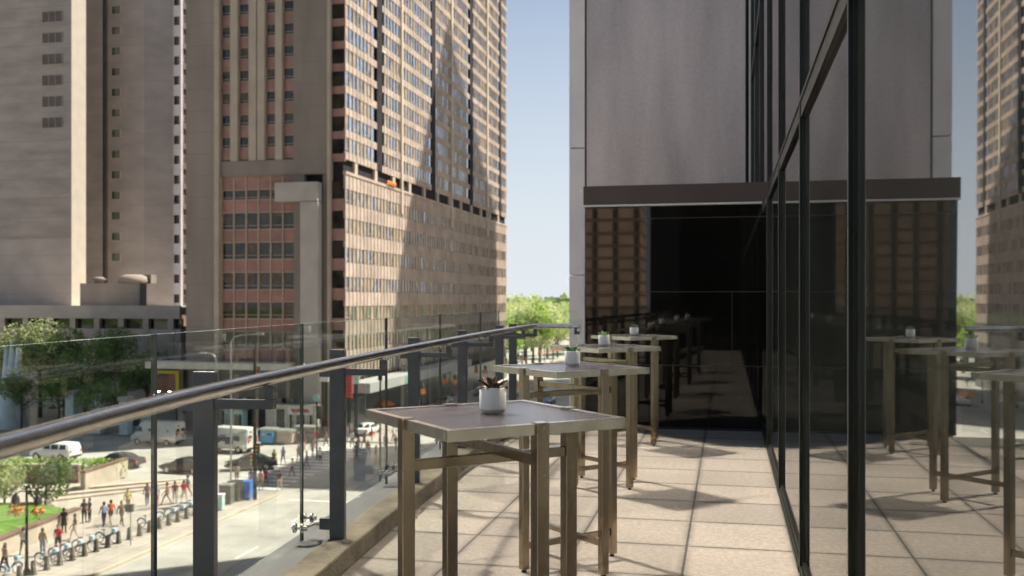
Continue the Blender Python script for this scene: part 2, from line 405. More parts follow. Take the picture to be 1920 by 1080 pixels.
for i in range(15):
    y = 77.0 + i * 1.75; b.quad((-43.5, y, z), (-37.2, y, z), (-37.2, y + .6, z), (-43.5, y + .6, z))
for x in (-30, -19.5, -13):
    for k in range(40):
        y = 20 + k * 9
        if 74 < y + 4 < 106: continue
        b.quad((x, y, z), (x + .14, y, z), (x + .14, y + 3, z), (x, y + 3, z))
for k in range(10): b.quad((-120 + k * 8, 90.3, z), (-117 + k * 8, 90.3, z), (-117 + k * 8, 90.45, z), (-120 + k * 8, 90.45, z))
for y in (73.2, 104.6): b.quad((-34.5, y, z), (-6.5, y, z), (-6.5, y + .35, z), (-34.5, y + .35, z))
setting(b.build('road_markings', WHITEP))

# ================================================================ TERRACE
RAIL = [(-.5, -6.0), (-.72, -3.8), (-.96, -1.6), (-1.16, 0), (-1.30, .9), (-1.44, 1.72), (-1.54, 2.21), (-1.65, 2.94), (-1.77, 4.21), (-1.87, 5.5), (-1.96, 6.91), (-2.04, 8.4), (-2.085, 9.7), (-2.10, 10.78)]
def rail_x(y):
    P = RAIL
    if y <= P[0][1]: return P[0][0]
    for i in range(len(P) - 1):
        if P[i][1] <= y <= P[i + 1][1]:
            t = (y - P[i][1]) / (P[i + 1][1] - P[i][1])
            p0 = P[max(i - 1, 0)]; p1 = P[i]; p2 = P[i + 1]; p3 = P[min(i + 2, len(P) - 1)]
            m1 = (p2[0] - p0[0]) / (p2[1] - p0[1]) * (p2[1] - p1[1]); m2 = (p3[0] - p1[0]) / (p3[1] - p1[1]) * (p2[1] - p1[1])
            return (2*t**3-3*t**2+1)*p1[0] + (t**3-2*t**2+t)*m1 + (-2*t**3+3*t**2)*p2[0] + (t**3-t**2)*m2
    return P[-1][0]
YS = [-6.0 + i * .31 for i in range(56)]; YS = [y for y in YS if y < 10.9] + [10.95]
def strip(offs, z0, z1, b, ys=YS):
    """solid band following the rail curve between two offsets"""
    o0, o1 = offs
    sec = [[(rail_x(y) + o0, y, z0), (rail_x(y) + o1, y, z0), (rail_x(y) + o1, y, z1), (rail_x(y) + o0, y, z1)] for y in ys]
    vs = [p for s_ in sec for p in s_]; fs = []
    for i in range(len(sec) - 1):
        for k in range(4): fs.append((i * 4 + k, i * 4 + (k + 1) % 4, (i + 1) * 4 + (k + 1) % 4, (i + 1) * 4 + k))
    fs += [(0, 1, 2, 3), tuple(range(len(vs) - 4, len(vs)))]
    b.add(vs, fs)
b = MB()
poly = [(rail_x(y) - .15, y) for y in YS] + [(.42, 10.95), (.42, -6.0)]
b.prism(poly[::-1], -.25, 0.0)
setting(b.build('terrace', PAVE))
k = thing('terrace_kerb', (-2, 5, 0), 'rough brown weathered concrete kerb edging the terrace paving under the glass balustrade', 'kerb')
b = MB(); strip((-.30, -.13), .001, .12, b); b.build('kerb_stone', KERB, k, local=False, bevel=.012)
b = MB(); strip((-.52, -.30), -.3, .10, b); b.build('flashing', LEDGE, k, local=False)
b = MB(); strip((-.50, -.15), -14.6, -.3, b); b.build('wall_below', GREYPANEL, k, local=False)

rl = random.Random(3); b = MB()
for q in range(46):
    yy = rl.uniform(2.6, 10.6); xx = (rail_x(yy) - .11 + abs(rl.gauss(0, .12))) if q % 3 else rl.uniform(-1.4, .3); a = rl.random() * 6.28; ll = rl.uniform(.008, .02)
    u = Vector((math.cos(a), math.sin(a), 0)) * ll; v_ = Vector((-math.sin(a), math.cos(a), 0)) * ll * .5; p = Vector((xx, yy, .003)); up = Vector((0, 0, rl.uniform(.001, .008)))
    b.add([p - u, p + v_, p + u + up, p - v_ + up], [(0, 1, 2, 3)])
tag(b.build('dry_leaf_litter', mat('dry_leaf', (.12, .08, .04), .8, 0, .4, 60)), 'tiny dry leaf scraps scattered on the terrace paving along the kerb', 'leaf litter', kind='stuff')
# balustrade
bal = thing('glass_balustrade', (-2.1, 5, 0), 'frameless glass balustrade with charcoal posts and curved round steel handrail along the terrace edge', 'balustrade')
def solve_post(px, off):
    lo, hi = .5, 11
    for _ in range(50):
        y = (lo + hi) / 2
        if (rail_x(y) + off) / y < _k(px)[0] / _k(px)[1]: lo = y
        else: hi = y
    return y
PY = [solve_post(p, -.255) for p in (386, 632.5, 775, 866, 935)] + [10.72]
PY = [PY[0] - 3.6, PY[0] - 1.95] + PY
def tangent(y):
    d = Vector((rail_x(y + .05) - rail_x(y - .05), .1, 0)).normalized(); return d
for y in PY:
    t = tangent(y); n = Vector((-t.y, t.x, 0))       # n points outward (-X)
    if n.x > 0: n = -n
    base = Vector((rail_x(y), y, 0)) + n * .245
    M = Matrix((n, t, Vector((0, 0, 1)))).transposed().to_4x4(); M.translation = base
    b = MB(); b.tbox(M, (-.042, -.02, .11), (.042, .02, 1.155)); p = b.build('post', POSTM, bal, local=False, bevel=.003)
    b = MB(); b.tbox(M, (-.275, -.016, 1.015), (-.043, .016, 1.05)); b.tbox(M, (-.275, -.016, 1.052), (-.238, .016, 1.10))
    b.build('bracket', POSTM, p, local=True).matrix_parent_inverse = Matrix.Translation(-bal.location) if False else Matrix.Identity(4)
    for v in p.children[-1].data.vertices: v.co -= bal.location
    for zc in (.20, 1.035):
        c = MB(); c.tbox(M, (.043, -.016, zc - .03), (.10, .016, zc + .03))
        o = c.build('clamp_bracket', POSTM, p)
        for v in o.data.vertices: v.co -= bal.location
        c = MB()
        hub = M @ Vector((.135, 0, zc)); c.tube([M @ Vector((.10, 0, zc)), hub], .011, 10)
        for sgn in (-1, 1):
            e = M @ Vector((.165, sgn * .075, zc + .012 * sgn)); c.tube([hub, e], .009, 8)
            f = M @ Vector((.235, sgn * .075, zc + .012 * sgn)); c.tube([e, f], .008, 8)
            for d0, d1, rr in ((.172, .180, .026), (.212, .222, .027), (.150, .168, .014)):
                c.tube([M @ Vector((d0, sgn * .075, zc + .012 * sgn)), M @ Vector((d1, sgn * .075, zc + .012 * sgn))], rr, 16)
        c.build('spider_clamp', CHROME, bal, local=False)
JY = [-1.5] + [y for y in PY[1:-1]] + [10.74]
JY = [-3.0, PY[0], PY[1], PY[2], PY[3], PY[4], PY[5], PY[6], 10.93]
def gp(y, d):
    t = tangent(y); n = Vector((-t.y, t.x, 0)); n = n if n.x < 0 else -n
    return Vector((rail_x(y), y, 0)) + n * d
for i in range(len(JY) - 1):
    y0, y1 = JY[i] + .012, JY[i + 1] - .012; b = MB(); ns = 4
    pts = [y0 + (y1 - y0) * q / ns for q in range(ns + 1)]
    A = [gp(y, .445) for y in pts]; B = [gp(y, .458) for y in pts]
    z0, z1 = .055, 1.295
    for q in range(ns):
        b.m = 0; b.quad((*A[q].xy, z0), (*A[q + 1].xy, z0), (*A[q + 1].xy, z1), (*A[q].xy, z1))
        b.m = 2; b.quad((*A[q].xy, z1), (*A[q + 1].xy, z1), (*B[q + 1].xy, z1), (*B[q].xy, z1))
    b.m = 1
    for a_, b_ in ((A[0], B[0]), (A[-1], B[-1])): b.quad((*a_.xy, z0), (*b_.xy, z0), (*b_.xy, z1), (*a_.xy, z1))
    b.build('glass_panel', [GLASS, GEDGE, GTOP], bal, local=False)
b = MB(); e0 = gp(10.93, .45); b.m = 0      # return pane towards the wing
b.quad((e0.x, 10.945, .055), (-1.60, 10.945, .055), (-1.60, 10.945, 1.295), (e0.x, 10.945, 1.295))
b.m = 2; b.quad((e0.x, 10.945, 1.295), (-1.60, 10.945, 1.295), (-1.60, 10.957, 1.295), (e0.x, 10.957, 1.295))
b.build('glass_panel', [GLASS, GEDGE, GTOP], bal, local=False)
pts = [(rail_x(y), y, 1.13) for y in [-5.9 + i * .15 for i in range(112)] if y <= 10.72] + [(-2.10, 10.76, 1.13)]
b = MB(); b.tube(pts, .0255, 20); b.tube([(-2.115, 10.785, 1.13), (-1.60, 10.785, 1.13)], .0255, 20)
b.build('handrail', RAILM, bal, local=False)
b = MB(); b.box((-1.66, 10.77, 1.04), (-1.60, 10.80, 1.075)); b.box((-1.66, 10.77, 1.075), (-1.63, 10.80, 1.105)); b.box((-1.66, 10.80, 1.04), (-1.63, 10.94, 1.07)); b.build('end_bracket', POSTM, bal, local=False)

# ================================================================ HOTEL
hotel = thing('hotel_building', (10, 10, 0), 'dark glass and grey clad hotel closing the terrace on the right and far end', 'building')
GX = .39; HT = 70.0
MY = [-7.4, -5.3, -3.17, -1.05, 1.07, 3.19, 5.29, 7.45, 9.58, 11.7, 13.85, 16.0]
for i in range(len(MY) - 1):
    for z0, z1 in ((.07, 2.37), (2.46, 4.9), (5.0, 8.0)):
        if MY[i] > 11 and z0 < 2: continue
        b = MB(); b.quad((GX, MY[i], z0), (GX, MY[i + 1], z0), (GX, MY[i + 1], z1), (GX, MY[i], z1))
        b.build('window_pane', HOTELGLASS, hotel, local=False)
for y in MY:
    b = MB(); b.m = 0; b.box((GX - .024, y, 0.0), (GX + .03, y + .030, 8.0)); b.m = 1; b.box((GX - .0265, y + .001, 0), (GX - .0242, y + .012, 8.0))
    b.m = 0; b.box((GX - .010, y + .031, .0), (GX + .02, y + .042, 8.0)); b.box((GX - .010, y - .012, 0), (GX + .02, y - .001, 8.0))
    b.build('mullion', [RIVET, LIGHTEDGE], hotel, local=False, bevel=.002)
for i in range(len(MY) - 1):
    y0, y1 = MY[i] + .043, MY[i + 1] - .013
    b = MB(); b.box((GX - .020, y0, 2.37), (GX + .02, y1, 2.46)); b.box((GX - .026, y0, 2.45), (GX - .0225, y1, 2.47)); b.build('transom', RIVET, hotel, local=False)
    b = MB(); b.box((GX - .030, y0, 0), (GX + .02, y1, .030)); b.box((GX - .022, y0, .030), (GX + .02, y1, .05)); b.box((GX - .010, y0, .05), (GX + .02, y1, .07)); b.build('floor_track', RIVET, hotel, local=False)
b = MB(); b.box((GX - .022, -7.4, 4.902), (GX + .0205, 16.05, 4.998)); b.build('transom', RIVET, hotel, local=False)
b = MB(); b.box((-2.3, -30, -14.6), (GX + .02, -8.0, 5.6)); b.build('unseen_rear_wing', BLACKGLASS, hotel, local=False)  # unseen wing, added low behind so the black end wall reflects dark
b = MB(); b.box((GX + .03, -30, 8.0), (30, 16.1, HT)); b.box((GX + .3, -30, -14.6), (30, 16.1, 7.99)); b.box((GX + .02, -7.98, -14.6), (GX + .299, -7.4, 7.98)); b.build('tower_wall', CLAD, hotel, local=False)
# set back wing above and behind the black glazed bar
WY = 11.12; VY = 16.1; VX = -2.57
for z0_, z1_ in ((2.0, 9.5),): b = MB(); b.box((on_y(1100, VY), VY, z0_), (.28, VY + .1, z1_)); b.build('cladding_panel', CLAD, hotel, local=False)
b = MB(); b.box((.28, VY + .06, 2.0), (GX + .1, VY + .1, 9.5)); b.build('recess', DARKSLOT, hotel, local=False)
b = MB(); b.box((.335, VY - .02, 2.0), (.36, VY + .05, 9.5)); b.build('metal_trim', GREYPANEL, hotel, local=False)
for z0, z1 in ((-14.6, -1.5), (-1.485, 1.82), (1.835, 3.93), (3.945, 9.5)):
    b = MB(); b.box((VX, VY + .04, z0), (on_y(1096, VY), VY + 1.2, z1)); b.build('corner_column', GREYPANEL, hotel, local=False, bevel=.006)
b = MB(); b.box((on_y(1096, VY) + .002, VY + .045, -14.6), (on_y(1100, VY) - .002, VY + .3, 9.5)); b.build('recess', DARKSLOT, hotel, local=False)
b = MB(); b.box((-1.57, WY + .002, 2.56), (GX + .015, VY - .03, 2.69)); b.build('bar_roof', FASCIA, hotel, local=False)
b = MB(); b.box((-1.56, WY + .002, -14.6), (GX + .015, VY - .03, 2.55)); b.build('bar_side_wall', BLACKGLASS, hotel, local=False)
b = MB(); b.box((-1.585, WY - .16, 2.49), (GX + .1, WY, 2.70)); b.build('fascia', FASCIA, hotel, local=False, bevel=.004)
b = MB(); b.box((-1.585, WY - .165, 2.468), (GX + .1, WY - .10, 2.487)); b.build('drip_trim', GREYPANEL, hotel, local=False)
seam = [(-1.565, GX + .1, 2.335, 2.466), (-1.565, GX + .1, 1.516, 2.328), (-1.565, .045, .70, 1.509), (.052, GX + .1, .70, 1.509), (-1.565, GX + .1, .01, .693)]
for x0, x1, z0, z1 in seam:
    b = MB(); b.box((x0, WY - .10, z0), (x1, WY - .02, z1)); b.build('black_panel', BLACKGLASS, hotel, local=False)
b = MB(); b.box((-1.57, WY - .09, 0), (GX + .1, WY, 2.468)); b.build('panel_backing', mat('seam_grey', (.12, .11, .1), .6), hotel, local=False)
b = MB(); b.box((VX, VY + 1.202, -14.6), (30, 77.8, HT)); b.box((VX, VY + .11, 9.502), (30, VY + 1.2, HT)); b.box((-2.2, VY + .3, -14.6), (30, VY + 1.2, 9.5)); b.build('wing_wall', CLAD, hotel, local=False)

# ================================================================ BAR TABLES
TABLES = [((-.735, 3.04), 42.5), ((-.835, 5.25), 45.5), ((-.93, 7.60), 46), ((-.915, 9.84), 46)]
H = 1.067; A = .305
tab = thing('bar_table', (TABLES[0][0][0], TABLES[0][0][1], 0), 'nearest tall square bronze steel bar table, carrying the pot of reddish succulent', 'table', 'tall square bar tables lined up on the terrace', R(TABLES[0][1]))
b = MB(); b.box((-A + .022, -A + .022, H - .02), (A - .022, A - .022, H - .004)); b.build('tabletop', TABTOP, tab)
b = MB(); t = .024
for a_, b_ in (((-A, -A), (A, -A + t)), ((-A, A - t), (A, A)), ((-A, -A + t), (-A + t, A - t)), ((A - t, -A + t), (A, A - t))):
    b.box((*a_, H - .033), (*b_, H))
b.build('frame', STEELRIM, tab, bevel=.0012)
lw = .041
for dx, dy in ((0, -1), (0, 1), (-1, 0), (1, 0)):
    cx, cy_ = dx * (A - lw / 2 + .010), dy * (A - lw / 2 + .010)
    b = MB(); b.box((cx - lw / 2, cy_ - lw / 2, .015), (cx + lw / 2, cy_ + lw / 2, H + .002)); lg = b.build('leg', STEEL, tab, bevel=.002)
    b = MB(); b.lathe([(.001, 0), (.014, 0), (.014, .008), (.007, .009), (.007, .02)], (cx, cy_, 0), 12); b.build('foot', TRIM, lg)
    b = MB(); b.box((cx - lw / 2 + .003, cy_ - lw / 2 + .003, H + .002), (cx + lw / 2 - .003, cy_ + lw / 2 - .003, H + .0035)); b.build('end_cap', STEELRIM, lg)
    b = MB(); ox, oy = dx * (A + .0105), dy * (A + .0105)
    for zz_ in (H - .012, H - .150): b.tube([(ox - dx * .004, oy - dy * .004, zz_), (ox + dx * .0012, oy + dy * .0012, zz_)], .0035, 8)
    b.build('screw_heads', CHROME, lg)
for zz in (.925, .135):
    i = A - lw + .01
    b = MB(); b.box((-i, -.012, zz - .016), (i, .012, zz + .016)); b.build('brace', STEEL, tab, bevel=.0015)
    b = MB(); b.box((-.012, -i, zz - .018 + .033), (.012, i, zz + .014 + .033)) if zz > .5 else b.box((-.012, -i, zz + .018), (.012, i, zz + .048)); b.build('brace', STEEL, tab, bevel=.0015)
LT = ['second bar table from the front, dark green rosette plant on it',
      'third bar table from the front, spiky pale green plant on it', 'farthest bar table, in front of the black glass wall']
for (c, a), lb in zip(TABLES[1:], LT): dup(tab, (c[0], c[1], 0), R(a), lb)

def pot(name_loc, r, h, kind, label, seed):
    random.seed(seed)
    x, y = name_loc
    p = thing('potted_succulent', (x, y, H), label, 'potted plant', 'white potted succulents on the bar tables', random.random() * 6)
    b = MB(); b.m = 1; b.lathe([(.001, .0005), (r * .84, .0005), (r * .90, .004), (r * .965, .012)], n=36)
    b.m = 0; b.lathe([(r * .965, .012), (r, .018), (r, h - .002), (r - .001, h), (r - .005, h), (r - .006, h - .004), (r - .006, h - .016)], n=36)
    b.build('pot', [CERAMIC, CERAMICB], p)
    b = MB(); b.lathe([(.001, h - .010), (r - .006, h - .012)], n=24); b.build('soil', SOIL, p)
    b = MB()
    def leafm(az, el, ln, w, thick, curl):
        n = 7; rows = []
        d = Vector((math.cos(az), math.sin(az), 0)); sd = Vector((-math.sin(az), math.cos(az), 0))
        pos = Vector((0, 0, h - .012)) + d * .004; e = el
        for i in range(n + 1):
            t = i / n; ww = w * math.sin(math.pi * min(.97, .12 + t * .88)) ** .7
            dr = d * math.cos(e) + Vector((0, 0, 1)) * math.sin(e); up = -d * math.sin(e) + Vector((0, 0, 1)) * math.cos(e)
            rows.append([pos + sd * ww + up * ww * .45, pos + sd * ww * .88 + up * ww * .36, pos + up * thick * .2, pos - sd * ww * .88 + up * ww * .36, pos - sd * ww + up * ww * .45, pos - up * thick])
            pos = pos + dr * ln / n; e -= curl / n
        m_ = 6; vs = [v for r_ in rows for v in r_]
        for k_ in range(m_):
            b.m = (1 if k_ in (0, 3) else 0) if kind == 'purple' else 0
            fs = [(i * m_ + k_, i * m_ + (k_ + 1) % m_, (i + 1) * m_ + (k_ + 1) % m_, (i + 1) * m_ + k_) for i in range(n)]
            b.add(vs, fs, True)
    if kind == 'purple':
        for ring, (cnt, el, ln, w, cu) in enumerate(((8, .40, .056, .0125, .5), (7, .85, .056, .012, .35), (4, 1.25, .045, .009, .1))):
            for q in range(cnt): leafm(q * 2 * math.pi / cnt + ring * .4 + random.uniform(-.15, .15), el + random.uniform(-.15, .15), ln * random.uniform(.85, 1.1), w, .003, cu)
        mm = [SUCP, SUCE]
    else:
        for ring, (cnt, el, ln, w, cu) in enumerate(((9, .45, .045, .008, -.3), (7, .9, .045, .008, .0), (5, 1.25, .042, .007, .1))):
            for q in range(cnt): leafm(q * 2 * math.pi / cnt + ring * .5 + random.uniform(-.2, .2), el + random.uniform(-.2, .2), ln * random.uniform(.75, 1.25), w * (1.2 if kind == 'rosette' else .8), .005, cu)
        mm = [SUCG if kind != 'spiky' else mat('succulent_pale', (.24, .38, .20), .5, 0, .3, 60)]
    b.build('succulent', mm, p)
pot(ground(924, 773, H), .0430, .081, 'purple', 'white ceramic pot with a red edged purple succulent on the nearest bar table', 3)
pot(ground(1073, 685.5, H), .0420, .080, 'rosette', 'white ceramic pot with a dark green rosette plant on the second bar table', 5)
pot(ground(1132.5, 648.5, H), .0430, .082, 'spiky', 'white ceramic pot with a tall pale green spiky succulent on the third bar table', 8)
pot(ground(1189, 628.7, H), .0420, .080, 'rosette', 'white ceramic pot with a leafy green succulent on the farthest bar table', 11)
random.seed(21)

# ================================================================ FACADE HELPERS
def wall_frame(origin, ux, n):
    """matrix: local x along wall, local y = depth into the building, z up"""
    u = Vector((ux[0], ux[1], 0)).normalized(); nn = Vector((n[0], n[1], 0)).normalized()
    M = Matrix((u, -nn, Vector((0, 0, 1)))).transposed().to_4x4(); M.translation = Vector(origin); return M

# ---------------- brown tower
bt = thing('brown_tower', (-55, 112, SZ), 'tall brown tower with concrete piers and a pink brown window grid down its side', 'building')
TX, TY0, TY1, TZ = -44.0, 108.7, 195.4, 66.0
fz = lambda py, px=500: height(px, py, Y=TY0)
XL = on_y(353, TY0)
b = MB(); b.box((XL, TY0 + .35, SZ), (TX - .35, 136, TZ)); b.box((TX - 7, 136, SZ), (TX - .35, TY1 - .3, TZ)); b.build('wall', DARKSLOT, bt, local=False)
def front(px): return on_y(px, TY0)
def fb(name, px0, px1, z0, z1, y0, y1, m, **kw):
    b = MB(); b.box((front(px0), y0, z0), (front(px1), y1, z1)); return b.build(name, m, bt, local=False, **kw)
zb_top = fz(330); zb_band = fz(301)
fb('pier', 353, 411, SZ, TZ, TY0 - .5, TY0 + .4, CONC)
fb('pier_trim', 407, 415.5, SZ, TZ, TY0 - .75, TY0 + .38, CONCL)
fb('pier', 553.5, 617, zb_top + .01, TZ, TY0 - .5, TY0 + .4, CONC)
fb('pier', 553.5, 573, SZ, zb_top, TY0 - .4, TY0 + .4, CONC)
fb('pier', 607, 617, SZ, zb_top, TY0 - .3, TY0 + .4, CONC)
fb('pier_trim', 617, 622, SZ, TZ, TY0 - .62, TY0 + .38, CONCL)
fb('wall_band', 415.5, 553.5, zb_top + .03, zb_band, TY0 - .3, TY0 + .4, CONC)
b = MB(); b.box((front(528), TY0 - 1.9, fz(380, 560)), (front(607), TY0 - .52, fz(345, 560))); b.build('cap_beam', PARAPET, bt, local=False, bevel=.05)
b = MB(); b.box((front(574), TY0 - 1.7, SZ), (front(607), TY0 - .45, fz(380, 590) - .01)); b.build('front_column', PARAPET, bt, local=False, bevel=.05)
for p0, p1 in ((435.5, 449), (470, 484), (486, 499.5), (519.5, 532)):
    fb('rib', p0, p1, zb_band + .01, TZ, TY0 - .55, TY0 + .38, CONCL if p0 != 484 else CONC)
fb('rib_recess', 484, 486, zb_band + .01, TZ, TY0 - .2, TY0 + .38, CONC)
nwin = [0]; wr_ = random.Random(5)
BLIND = mat('window_blind', (.12, .095, .07), .7, 0, .3, 1.5)
WREST = MB(); SREST = MB()
def window(x0, x1, z0, z1, y, m=WIN, fr=.07):
    """window on the front: frame, glass, low transom"""
    b = MB() if nwin[0] < 78 else WREST
    b.m = 0; b.box((x0 + fr, y + .05, z0 + fr), (x1 - fr, y + .09, z1 - fr))
    dr = wr_.random()
    if dr < .45: b.m = 2; b.box((x0 + fr, y + .044, z1 - fr - (z1 - z0) * wr_.uniform(.15, .7)), (x1 - fr - (x1 - x0) * wr_.choice((0, 0, .4)), y + .049, z1 - fr))
    b.m = 1
    b.box((x0, y, z0), (x0 + fr, y + .08, z1)); b.box((x1 - fr, y, z0), (x1, y + .08, z1))
    b.box((x0 + fr, y, z0), (x1 - fr, y + .08, z0 + fr)); b.box((x0 + fr, y, z1 - fr), (x1 - fr, y + .08, z1))
    zc = z0 + (z1 - z0) * .22; b.box((x0 + fr, y + .01, zc), (x1 - fr, y + .06, zc + .06))
    if nwin[0] < 78: b.build('window', [m, MULL, BLIND], bt, local=False)
    nwin[0] += 1
per = (fz(12) - fz(263)) / 6.0
spb = MB()
for i in range(-1, 24):
    zt = fz(263 - 8.5) + i * per
    if zt > TZ: break
    if zt - .2 < zb_band: 
        continue
    for p0, p1 in ((416, 435), (449.5, 469.5), (500, 519), (532.5, 553)):
        x0, x1 = front(p0), front(p1)
        window(x0, x1, zt - 1.38, zt, TY0)
    b = MB(); b.box((front(416), TY0 - .04, zt - per), (front(553), TY0 + .2, zt - 1.39)); b.build('spandrel', BROWNSP, bt, local=False)
# base grid, six columns
BASESP = mat('brown_red_panel', (.30, .15, .12), .4, .1, .25, .35)
cols = [416 + 23 * i for i in range(7)]; rows = [(355, 374), (398, 430), (454, 486), (510.5, 543), (566, 598), (622, 655), (678, 711)]
spb = MB(); mlb = MB(); prev = 331
for r_, (a_, c_) in enumerate(rows):
    for k in range(6):
        if r_ == 0 and k >= 5: continue
        window(front(cols[k]) + .06, front(cols[k + 1]) - .06, fz(c_), fz(a_), TY0 + .06, WIN, .05)
    b = MB(); b.box((front(416), TY0 - .02, fz(a_) + .02), (front(553), TY0 + .2, fz(prev) - (.0 if r_ else .05))); b.build('spandrel', BASESP, bt, local=False); prev = c_
b = MB(); b.box((front(416), TY0 - .02, SZ + 5.0), (front(553), TY0 + .2, fz(prev) - .01)); b.build('spandrel', BASESP, bt, local=False)
for k in range(7): mlb.box((front(cols[k]) - .07, TY0 - .12, SZ + 5), (front(cols[k]) + .07, TY0 + .05, fz(331)))
for a_, c_ in rows:
    for zz in (fz(a_), fz(c_)): mlb.box((front(416), TY0 - .09, zz - .05), (front(553), TY0 + .03, zz + .05))
mlb.build('mullion_grid', MULL, bt, local=False)
# glazed corner strip
def cstrip(a_, b_, c_, d_):
    b = MB(); b.box((front(622.5), TY0 + .02, a_), (TX, TY0 + .12, b_)); b.build('corner_window', WIN, bt, local=False)
    b = MB(); b.box((front(622.5), TY0 - .05, c_), (TX + .02, TY0 + .2, d_)); b.build('spandrel', BROWNSP, bt, local=False)
zf = lambda py: height(634, py, Y=TY0)
for i in range(24):
    zt = zf(288 - 42.2 * i)
    if zt > TZ: break
    cstrip(zt, zt + 1.75, zt - .92, zt - .01)
for i in range(7):
    a_ = 340 + 56 * i; cstrip(zf(a_ + 32), zf(a_), zf(a_ + 55), zf(a_ + 32.5))
# ---- side facade, local x = distance along +Y from the corner
ML = wall_frame((TX, TY0, 0), (0, 1), (1, 0))
LEN = TY1 - TY0
zc = lambda py, px=650: height(px, py, X=TX)
ztb = zc(327)                                       # top of base
ztu = zc(296)                                       # bottom of the upper storeys
slots = [(on_x(a_, TX) - TY0, on_x(c_, TX) - TY0) for a_, c_ in ((705, 718), (808, 817), (880, 887), (935, 940))]
pil = [(on_x(751, TX) - TY0, on_x(754, TX) - TY0), (on_x(845, TX) - TY0, on_x(847.5, TX) - TY0), (on_x(912, TX) - TY0, on_x(914, TX) - TY0)]
def inslot(x, w=0): return any(a_ - w < x < c_ for a_, c_ in slots)
BAY = 1.22; nb = int(LEN / BAY); bay = LEN / nb
panel = MB(); mull = MB(); sidew = 0; winrest = MB()
upper_floors = [ztu + i * 2.62 for i in range(32)]
base_floors = [ztb - 3.47 * (i + 1) for i in range(8)]
rnd = random.Random(4)
def side_window(x0, x1, z0, z1, n_, sill):
    b_ = MB() if n_ else winrest
    tilt = rnd.uniform(-.012, .012)
    rv = rnd.random(); b_.m = (0 if rv < .30 else 2 if rv < .84 else 3) if z0 > ztb else (0 if rv < .62 else 2 if rv < .74 else 3)
    P_ = [ML @ Vector(p) for p in ((x0, .05 + tilt, z0), (x1, .05 - tilt, z0), (x1, .05 - tilt, z1), (x0, .05 + tilt, z1))]; b_.quad(*P_)
    b_.m = 1
    if sill: b_.tbox(ML, (x0, .0, z0 + .32), (x1, .04, z0 + .40))
    if n_: b_.build('window', [WIN2, MULL, WINM, WINB], bt, local=False)
for i in range(nb):
    x0 = i * bay; x1 = x0 + bay
    sl_ = inslot(x1 - bay / 2, .2)
    for f_, z0 in enumerate(upper_floors):
        if sl_: break
        # alternate wide windows and solid ticks, shifting floor by floor
        if f_ < 22:
            near = i < 4 and f_ < 3
            side_window(x0 + .10, x1 - .10, z0 + .72, z0 + 2.45, near, (i + f_) % 3 == 0)
    for f_, z0 in enumerate(base_floors):
        near = i < 3 and f_ < 4
        if z0 < SZ + 5: continue
        side_window(x0 + .08, x1 - .08, z0 + .05, z0 + 1.75, near, i % 3 == 0)
    
    if not sl_: mull.tbox(ML, (x0 - .04, -.07, ztu - .16), (x0 + .04, .05, TZ))
    mull.tbox(ML, (x0 - .045, -.09, SZ + 5), (x0 + .045, .05, ztb))
for z0 in upper_floors:
    if z0 < TZ: b = MB(); b.tbox(ML, (0, -.02, z0 - .16), (LEN, .2, z0 + .71)); b.build('side_spandrel', PINKSP, bt, local=False)
for f_, z0 in enumerate(base_floors):
    if z0 > SZ + 5: b = MB(); b.tbox(ML, (0, -.02, z0 + 1.76), (LEN, .2, z0 + 3.47 if f_ else ztb)); b.build('side_spandrel', PINKSP, bt, local=False)
b = MB(); b.tbox(ML, (0, -.12, ztb), (LEN, .3, ztb + .35)); b.build('cornice', PINKSP, bt, local=False)
tag(mull.build('mullion', MULL, bt, local=False), None, None, kind='stuff')
o = winrest.build('window', [WIN2, MULL, WINM, WINB], bt, local=False); tag(o, None, None, kind='stuff')
if WREST.v: o = WREST.build('window', [WIN, MULL, BLIND], bt, local=False); tag(o, None, None, kind='stuff')
for a_, c_ in slots:
    b = MB(); b.tbox(ML, (a_ + .3, -.04, ztu - .16), (c_ - .3, .22, TZ)); b.build('slot_shade_strip', DARKSLOT, bt, local=False)  # dark strips stand in for recessed slots, their shade put into the colour
for a_, c_ in pil:
    b = MB(); b.tbox(ML, (a_, -.20, ztb - 3), (c_, .1, TZ)); b.build('pilaster', CONCL, bt, local=False)
for i in range(12):                                  # columns of the open storey
    xx = 3.2 + i * (LEN - 4) / 12
    b = MB(); b.tbox(ML, (xx, .02, ztb + .35), (xx + .9, .5, ztu - .16)); b.build('storey_column', CONCL, bt, local=False)
# ground floor of the tower: shopfronts
b = MB(); b.box((XL, TY0 + .05, SZ), (TX, TY0 + .3, SZ + 4.2)); b.tbox(ML, (0, .05, SZ), (LEN, .3, SZ + 4.2)); b.build('shopfront', STORE, bt, local=False)
b = MB(); b.box((front(300), TY0 - 3.2, SZ + 7.7), (front(560), TY0 - .5, SZ + 8.5)); b.build('canopy', CANOPY, bt, local=False, bevel=.05)
b = MB(); b.box((front(300), TY0 - .55, SZ + 4.2), (front(600), TY0 - .1, SZ + 7.7)); b.build('sign_band', STORE, bt, local=False)
b = MB(); b.tbox(ML, (-.5, -3.3, SZ + 5.0), (46, -.3, SZ + 6.2)); b.build('canopy', mat('side_canopy', (.40, .40, .38), .6), bt, local=False, bevel=.05)
b = MB(); b.tbox(ML, (12.5, -3.36, SZ + 5.05), (17.5, -3.3, SZ + 6.1)); b.build('green_sign', GREENSIGN, bt, local=False)
for i in range(13):
    xx = front(372) + i * 1.55
    b = MB(); b.box((xx, TY0 - .6, SZ), (xx + .35, TY0 - .2, SZ + 4.2)); b.build('shop_pier', PARAPET, bt, local=False)
